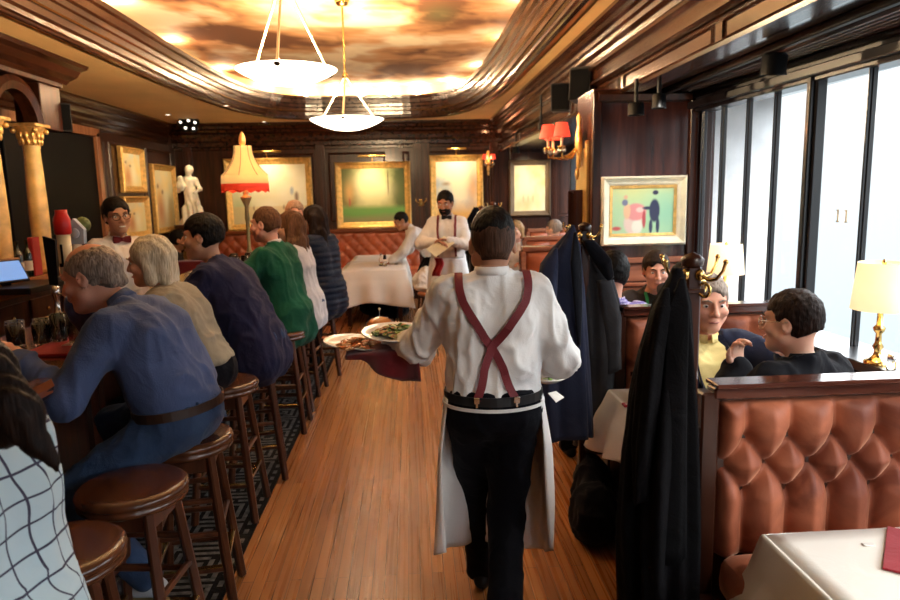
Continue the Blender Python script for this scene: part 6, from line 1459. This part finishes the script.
# second post with navy jacket and charcoal coat
coat_post('dark coat post at the aisle end of the second booth bench', P(584,300,y=3.32)[0], 3.32, 0, P(584,236,y=3.32)[2]+.05)
t, o = coat('suit_jacket', 'dark navy suit jacket hung on the second coat post beside the walking waiter', [(Q(573,225,3.20),.006,.008,0),(Q(571,234,3.20),.028,.02,0),(Q(567,246,3.20),.062,.04,0),(Q(562,262,3.20),.092,.06,0),(Q(562,285,3.19),.108,.075,0),(Q(562,330,3.18),.118,.085,0),(Q(563,380,3.18),.128,.09,0),(Q(566,436,3.18),.13,.09,0)], navy_suit, seed=4, folds=5, fa=.10)
v, f = drape('', [(Q(556,248,3.11)-o,.008,.008,0),(Q(550,262,3.10)-o,.036,.03,0),(Q(546,290,3.08)-o,.050,.045,0),(Q(545,340,3.06)-o,.048,.045,0),(Q(548,376,3.06)-o,.042,.04,0)], 28, 3, 3, .10); mesh('sleeve', v, f, navy_suit, t, smooth=True)
v, f = drape('', [(Q(575,232,3.13)-o,.006,.006,0),(Q(576,262,3.09)-o,.030,.012,25),(Q(578,300,3.08)-o,.022,.012,25),(Q(579,345,3.08)-o,.008,.008,25)], 24, 6, 2, .05); mesh('lapel', v, f, black_wool, t, smooth=True)
t, o = coat('overcoat', 'charcoal grey overcoat hung beside the navy suit jacket on the second post', [(Q(586,238,3.36),.03,.03,0),(Q(594,262,3.36),.07,.06,0),(Q(598,300,3.36),.10,.085,0),(Q(600,350,3.36),.115,.10,0),(Q(600,400,3.36),.115,.10,0),(Q(594,446,3.36),.10,.09,0)], grey_coatm, seed=7, folds=5, fa=.09)
v, f = drape('', [(Q(588,240,3.27)-o,.03,.02,0),(Q(602,262,3.25)-o,.05,.02,-30),(Q(610,278,3.26)-o,.02,.014,-30)], 24, 2, 2, .06); mesh('collar', v, f, black_wool, t, smooth=True)
v, f = drape('', [(Q(604,280,3.28)-o,.035,.03,0),(Q(612,320,3.27)-o,.045,.04,0),(Q(613,370,3.27)-o,.042,.04,0)], 28, 3, 3, .08); mesh('sleeve', v, f, grey_coatm, t, smooth=True)
# far posts
coat_post('small coat post with brass hooks standing behind the walking waiter\'s head', P(493,215,y=7.4)[0], 7.4, 0, P(493,207,y=7.4)[2]+.04, sc=.9)
t, o = coat('overcoat', 'dark coat hanging on the far coat post behind the waiter\'s head', [(Q(487,206,7.4),.03,.03,0),(Q(486,222,7.4),.14,.08,0),(Q(486,250,7.4),.17,.11,0),(Q(487,285,7.4),.17,.12,0)], black_wool, seed=1, folds=5, fa=.1)
coat_post('brass coat hooks on the pillar of the end wall beside the standing waiter', P(481,215,y=9.2)[0], 9.2, 0, P(480,210,y=9.2)[2]+.04, sc=.9)
t, o = coat('overcoat', 'dark coat on the hooks right behind the standing waiter', [(Q(476,207,9.15),.03,.03,0),(Q(475,225,9.15),.15,.08,0),(Q(476,255,9.15),.17,.11,0),(Q(476,275,9.15),.17,.12,0)], black_wool, seed=3, folds=5, fa=.1)
# wall hooks on the far pilaster
t = thing('wall_hook', 'brass double coat hook on the end wall between park and cloud paintings', 'hook', tuple(P(421,203,y=YB-.09)))
M().ball((0,0,0), (.03,.015,.06), 10).build('backplate', brass, t)
for q in (-1,1): M().tube([(0,-.01,.02),(q*.05,-.06,.0),(q*.09,-.09,.05),(q*.085,-.09,.08)], .009, 6).tube([(0,-.01,-.03),(q*.03,-.05,-.05),(q*.05,-.06,-.02)], .008, 6).build('hook', brass, t)
for q in (-1,1): pass
# far row hooks on pillar
t = thing('wall_hook', 'silvery curled coat hooks low on the side of the pillar behind the coats', 'hook', (1.33, PY0+.40, 1.30))
for k, zz in enumerate((.1,-.02)): M().ball((0,0,zz), (.012,.03,.03), 8).tube([(0,0,zz),(-.06,.0,zz-.01),(-.09,0,zz+.04),(-.08,0,zz+.07)], .008, 6).tube([(0,0,zz-.02),(-.04,-.03,zz-.05),(-.06,-.05,zz-.01)], .007, 6).build('hook', brass, t)

# ---- tableware
def tumbler(label, c, r, h, fill=None, group=None, name='drinking_glass'):
    t = thing(name, label, 'glass', tuple(c), 0, group)
    M().lathe([(.001,0),(r*.86,0),(r*.9,.004),(r,h),(r*.95,h),(r*.84,.012),(.001,.010)], n=24).build('tumbler', glass_clear, t)
    if fill: M().lathe([(.001,.013),(r*.82,.013),(r*.92,h*.78),(.001,h*.78)], n=24).build('drink', fill, t)
    return t
beer = plain('amber_drink', (.75,.25,.04), .1, 0, .1, trans=.5); icew = plain('iced_water', (.75,.75,.72), .2, 0, .2, 40, .5, 40, trans=.5)
for k, (dx, dy) in enumerate(((0,0),(.10,.04),(.20,.05),(.05,-.09),(.15,-.07))):
    tumbler('empty glass, ' + ['leftmost of the back row', 'middle of the back row', 'rightmost of the back row', 'left of the front pair', 'right of the front pair'][k] + ', on the bar at left', (-1.78+dx, 3.10+dy, 1.10), .038, .10, group='empty glasses on the bar at the left')
tumbler('tall pint glass of iced drink in front of the blue shirted man', (-1.455, 3.0, 1.115), .047, .155, icew)
tumbler('slim empty glass just left of the tall pint glass', (-1.56, 3.04, 1.115), .034, .12)
tag(M().b2((-1.60,2.78,1.10), (-1.32,3.12,1.113)).build('bar_tray', napkin_red), 'red tray mat on the bar under the pint glass', 'tray')
tag(M().b2((-1.50,2.93,1.1135), (-1.38,3.05,1.117)).build('coaster', porcelain), 'white paper coaster beneath the pint glass', 'coaster')
tag(cushion('crumpled_napkin', (-1.63,2.66,1.10), (-1.56,2.73,1.17), linen, None, r=.03), 'crumpled white napkin on the bar by the older man\'s arm', 'napkin')
for k, (x, y) in enumerate(((-1.50,5.9),(-1.44,5.98),(-1.56,6.05),(-1.42,6.2),(-1.60,6.25),(-1.48,6.3))):
    tumbler('amber drink on the bar below the fringed lamp, %s' % ['nearest of all','second from the near end','third from the near end','middle right one','furthest left one','furthest from the camera'][k], (x, y, 1.10), .036, .13, beer, 'amber drinks below the fringed lamp')
tumbler('white cocktail glass on the bar beside the man in the navy sweater', (-1.62, 4.45, 1.10), .04, .10, icew)
# booth table things
pg = P(652, 371, y=3.0); tumbler('clear water glass on the booth table beside the black overcoat', (pg[0], 3.0, .752), .036, .12)
t = thing('sweetener_holder', 'small red packet holder lying on the booth table cloth', 'condiment', (P(632,384,y=2.92)[0], 2.92, .753))
M().b2((-.04,-.02,0), (.04,.02,.012)).build('packet', napkin_red, t); M().b2((-.03,-.012,.012), (.01,.0,.014)).b2((.015,-.008,.012), (.03,.006,.014)).build('print', porcelain, t)
ps = P(880, 374, y=2.78); t = thing('salt_shaker', 'clear glass shaker with metal cap on the sill by the table lamp', 'shaker', (2.13, 2.84, .905)); M().lathe([(.001,0),(.02,0),(.018,.05),(.001,.05)], n=16).build('jar', glass_clear, t); M().lathe([(.019,.05),(.017,.066),(.001,.07)], n=16).build('cap', chrome, t)
t = thing('glass_caddy', 'low square glass holder at the foot of the table lamp', 'holder', (2.15, 2.70, .905)); M().b2((-.03,-.03,0), (.03,.03,.05)).build('block', glass_clear, t); M().b2((-.02,-.02,.05), (.02,.02,.066)).build('packets', linen, t)
t = thing('pepper_mill', 'small black jar behind the near bench at right', 'jar', (2.20, 2.60, .905)); M().lathe([(.001,0),(.026,0),(.026,.035),(.02,.045),(.001,.05)], n=16).build('jar', black_metal, t); M().ball((0,0,.055), .008, 8).build('knob', chrome, t)
# near table: folded napkin and cutlery
pn = P(899, 552, z=.752)
t = thing('folded_napkin', 'folded red napkin on the nearest white table', 'napkin', (pn[0]+.05, pn[1]-.03, .752), R(-38)); M().b2((-.09,-.13,0), (.09,.13,.006)).build('cloth', napkin_red, t)
for nm, dx, lab in (('table_fork',-.02,'steel fork lying on the folded red napkin'),('table_knife',.022,'steel knife lying on the folded red napkin')):
    c = rotm('z', -38)@V3(dx,.02,0); t = thing(nm, lab, 'cutlery', (pn[0]+.05+c[0], pn[1]-.03+c[1], .760), R(-38))
    m = M().tube([(0,-.09,0),(0,-.02,.002),(0,.03,.001)], [.005,.004,.003], 8)
    if nm == 'table_fork':
        m.box((0,.04,.001), (.018,.03,.002)); [m.bar((q*.006,.05,.001), (q*.006,.085,.002), .003) for q in (-1,0,1)]
    else: m.box((0,.06,.001), (.014,.08,.002))
    m.build('blade' if nm == 'table_knife' else 'tines', chrome, t)
tag(M().b2((pn[0]-.07,pn[1]+.035,.752), (pn[0]-.04,pn[1]+.05,.755)).build('paper_band', porcelain), 'tiny white paper slip at the corner of the red napkin', 'paper')
# long table things
for x, y, lab, k in ((-.42,9.45,'clear bottle shaped glass on the far long table','b'),(-.36,9.38,'small salt cellar beside the bottle on the long table','s'),(-.40,10.3,'dark pepper pot further back on the long table','d'),(-.22,9.6,'short glass right of the bottle on the long table','s')):
    t = thing('cruet', lab, 'cruet', (x, y, .765 if y > 10.1 else .755)); M().lathe([(.001,0),(.03,0),(.03,.08),(.012,.12),(.012,.17),(.001,.17)] if k == 'b' else [(.001,0),(.025,0),(.022,.06),(.001,.07)], n=14).build('vessel', glass_clear if k != 'd' else black_metal, t)
# bentwood chairs
def chair(label, x, y, rz, seatm):
    t = thing('bentwood_chair', label, 'chair', (x, y, 0), rz, None)
    M().lathe([(.001,.46),(.17,.462),(.20,.45),(.205,.43),(.19,.415),(.001,.41)], n=28).build('seat', seatm, t)
    for sx in (-1,1):
        M().tube([(sx*.15,.15,.42),(sx*.19,.20,0)], [.016,.012], 8).build('leg', wood_stool, t); M().tube([(sx*.15,-.15,.45),(sx*.18,-.22,0)], [.016,.012], 8).build('leg', wood_stool, t)
    M().tube([(-.17,-.16,.44)]+[(.19*math.cos(a), -.18-.05*math.sin(a), .44+.46*math.sin(a)**.6) for a in np.linspace(pi-.05, .05, 17)]+[(.17,-.16,.44)], .014, 8).build('back_hoop', wood_stool, t)
    M().tube([(.09*math.cos(a), -.19-.03*math.sin(a), .44+.34*math.sin(a)**.6) for a in np.linspace(pi-.02, .02, 13)], .010, 8).build('inner_hoop', wood_stool, t)
    M().tube([(.15*math.cos(a), .15*math.sin(a), .24) for a in np.linspace(0, 2*pi, 21)], .009, 6).build('stretcher_ring', wood_stool, t); return t
tan_seat = plain('tan_chair_leather', (.42,.17,.07), .4)
chair('bentwood chair with tan seat right of the long table, white bag on it', .27, 8.85, R(80), tan_seat)
chair('bentwood chair with arched back on the left side of the long table', -1.12, 9.6, R(-80), tan_seat)
c = V3(.17, 8.95, .47)
tag(blob('white_bag', [el(c+V3(-.02,0,.12), (.14,.16,.13)), el(c+V3(.03,.05,.20), (.10,.10,.10)), el(c+V3(.0,-.08,.05), (.15,.12,.05))], linen, None, .012, .03, disp=wrinkle(.015, 12, 4)), 'crumpled white cloth bundle on the chair right of the long table', 'cloth')
tag(blob('dark_bag', [el((-.45,9.6,.16), (.30,.25,.15)), el((-.25,9.5,.12), (.2,.2,.11)), hs((0,0,-1), -.005)], black_wool, None, .016, .03, disp=wrinkle(.015, 10, 4)), 'dark bags piled on the floor under the long table', 'bag')
# dark bags below the suit jacket
tag(blob('dark_bag', [el((.86,3.10,.15), (.12,.16,.15)), el((.90,3.28,.2), (.10,.14,.18)), hs((0,0,-1), -.005)], black_wool, None, .012, .03, disp=wrinkle(.012, 12, 6)), 'black bag on the floor below the hanging navy jacket', 'bag')

# ---- beer taps and bottles
def tap(label, c, mats, kind):
    t = thing('beer_tap', label, 'beer tap', tuple(c))
    M().lathe([(.001,0),(.035,0),(.035,.01),(.016,.03),(.014,.10),(.02,.12),(.02,.16),(.001,.17)], n=18).tube([(0,0,.12),(.05,-.02,.12),(.07,-.03,.09),(.07,-.03,.05)], .009, 8).build('faucet', chrome, t)
    if kind == 'red':
        M().lathe([(.012,.17),(.022,.19),(.034,.22),(.034,.42),(.001,.42)], n=20).build('handle', plain('pale_tap_handle', (.70,.60,.40), .3), t); M().lathe([(.036,.42),(.042,.43),(.042,.50),(.030,.53),(.03,.55),(.001,.55)], n=20).build('cap', plain('red_tap_cap', (.62,.02,.015), .3), t)
        M().box((0,-.036,.31), (.012,.004,.12)).box((0,-.036,.26), (.035,.004,.02)).build('emblem', black_metal, t)
    elif kind == 'white':
        M().lathe([(.010,.17),(.022,.2),(.030,.30),(.022,.36),(.001,.36)], n=18).build('handle', porcelain, t); M().prism([(-.045,.36),(.045,.36),(.05,.44),(.0,.50),(-.05,.44)], (0,-.02,0), (1,0,0), (0,0,1), (0,1,0), .035).lathe([(.001,.0),(.028,.0),(.028,.012),(.001,.012)], (0,-.02,.42), 20, rotm('x', 90)).build('badge', plain('pale_blue_badge', (.35,.45,.58), .3), t)
    elif kind == 'black':
        M().prism([(-.022,.17),(.022,.17),(.03,.40),(-.03,.42)], (0,-.01,0), (1,0,0), (0,0,1), (0,1,0), .02).build('handle', black_metal, t)
    elif kind == 'round':
        M().tube([(0,0,.17),(0,0,.33)], .008, 8).lathe([(.001,0),(.045,0),(.05,.008),(.045,.016),(.001,.016)], (0,0,.30), 24, rotm('x', 90)).build('handle', porcelain, t); M().ball((-.02,0,.42), .012, 8).build('stem', porcelain, t)
        M().ball((-.025,0,.46), (.045,.03,.045), 14).build('wreath', plain('green_wreath', (.12,.16,.05), .5, 0, .6, 60), t)
    return t
TY0 = 3.78
for px, kind, lab in ((52,'black','black paddle shaped beer tap handle, leftmost of the taps'), (66,'red','beer tap with pale handle and bright red cap'), (79,'white','white beer tap handle with pale blue badge'), (91,'round','beer tap with round white disc and green wreath, rightmost')):
    p = P(px, 260, x=-1.84); tap(lab, (-1.84, p[1], 1.13), None, kind)
y_ = [P(px, 260, x=-1.84)[1] for px in (46, 98)]
tag(M().b2((-1.92,y_[0],1.10), (-1.78,y_[1],1.13)).build('drip_tray', chrome), 'metal drip tray under the beer taps on the bar', 'tray')
def bottle(label, c, col, lab_m):
    t = thing('wine_bottle', label, 'bottle', tuple(c)); M().lathe([(.001,0),(.037,0),(.038,.01),(.038,.18),(.03,.21),(.014,.235),(.013,.29),(.016,.292),(.016,.30),(.001,.30)], n=20).build('glass', col, t); M().lathe([(.0385,.05),(.0385,.13)], n=20).build('paper_label', lab_m, t)
gb = plain('dark_green_glass', (.01,.02,.012), .08, coat=.5)
for px, lab in ((20,'dark wine bottle on the back bar shelf, left one of the pair'), (30,'dark wine bottle with white label on the back bar shelf, right one of the pair')):
    p = P(px, 274, x=-3.15); bottle(lab, (-3.15, p[1], 1.12), gb, porcelain)
p = P(37, 272, x=-3.12); tag(M().b2((-3.14,p[1]-.06,1.12), (-3.10,p[1]+.06,1.44)).build('menu_book', napkin_red), 'upright dark red menu book beside the wine bottles', 'book')
# till and tablet
p = P(8, 270, x=-3.0); t = thing('till_tablet', 'tablet till with glowing blue screen on a stand at the left edge', 'till', (-2.98, p[1]-.05, 1.12), R(60))
M().box((0,0,.10), (.26,.02,.19), rotm('x', -35)).box((0,.03,.04), (.05,.06,.10)).build('case', black_metal, t); M().box((0,-.010,.107), (.23,.008,.16), rotm('x', -35)).build('screen', glow('tablet_screen', (.20,.40,.8), .6, (.02,.03,.05)), t)
tag(M().b2((-3.12,p[1]-.1,1.12), (-3.06,p[1]+.28,1.30)).build('card_box', plain('brown_card', (.40,.22,.11), .8)), 'brown card box standing behind the till tablet', 'box')
tag(M().b2((-3.0,p[1]-.25,1.071), (-2.72,p[1]+.30,1.118)).build('cash_drawer', black_metal), 'black cash drawer lying in front of the back bar ledge', 'cash drawer')
# red cloths at back behind navy man
# ================================================================== CAMERA
cd = bpy.data.cameras.new('camera'); cam = bpy.data.objects.new('camera', cd); COL.objects.link(cam)
cd.sensor_width = 36; cd.lens = 36*FPX/900; cd.clip_start = .05
mt = Matrix.Identity(4)
for i in range(3): mt[i][0] = CR[i]; mt[i][1] = CU[i]; mt[i][2] = -CF[i]
mt[2][3] = CAM_H; cam.matrix_world = mt
cd.dof.use_dof = True; cd.dof.focus_distance = 2.7; cd.dof.aperture_fstop = 3.5
S.camera = cam
S.view_settings.view_transform = 'Standard'; S.view_settings.look = 'None'; S.view_settings.gamma = 1
S.view_settings.use_curve_mapping = False; S.view_settings.exposure = 0.6
S.cycles.use_denoising = True
S.cycles.max_bounces = 7; S.cycles.diffuse_bounces = 4; S.cycles.glossy_bounces = 3; S.cycles.transmission_bounces = 6; S.cycles.transparent_max_bounces = 8
S.cycles.caustics_reflective = False; S.cycles.caustics_refractive = False
S.cycles.sample_clamp_indirect = 6
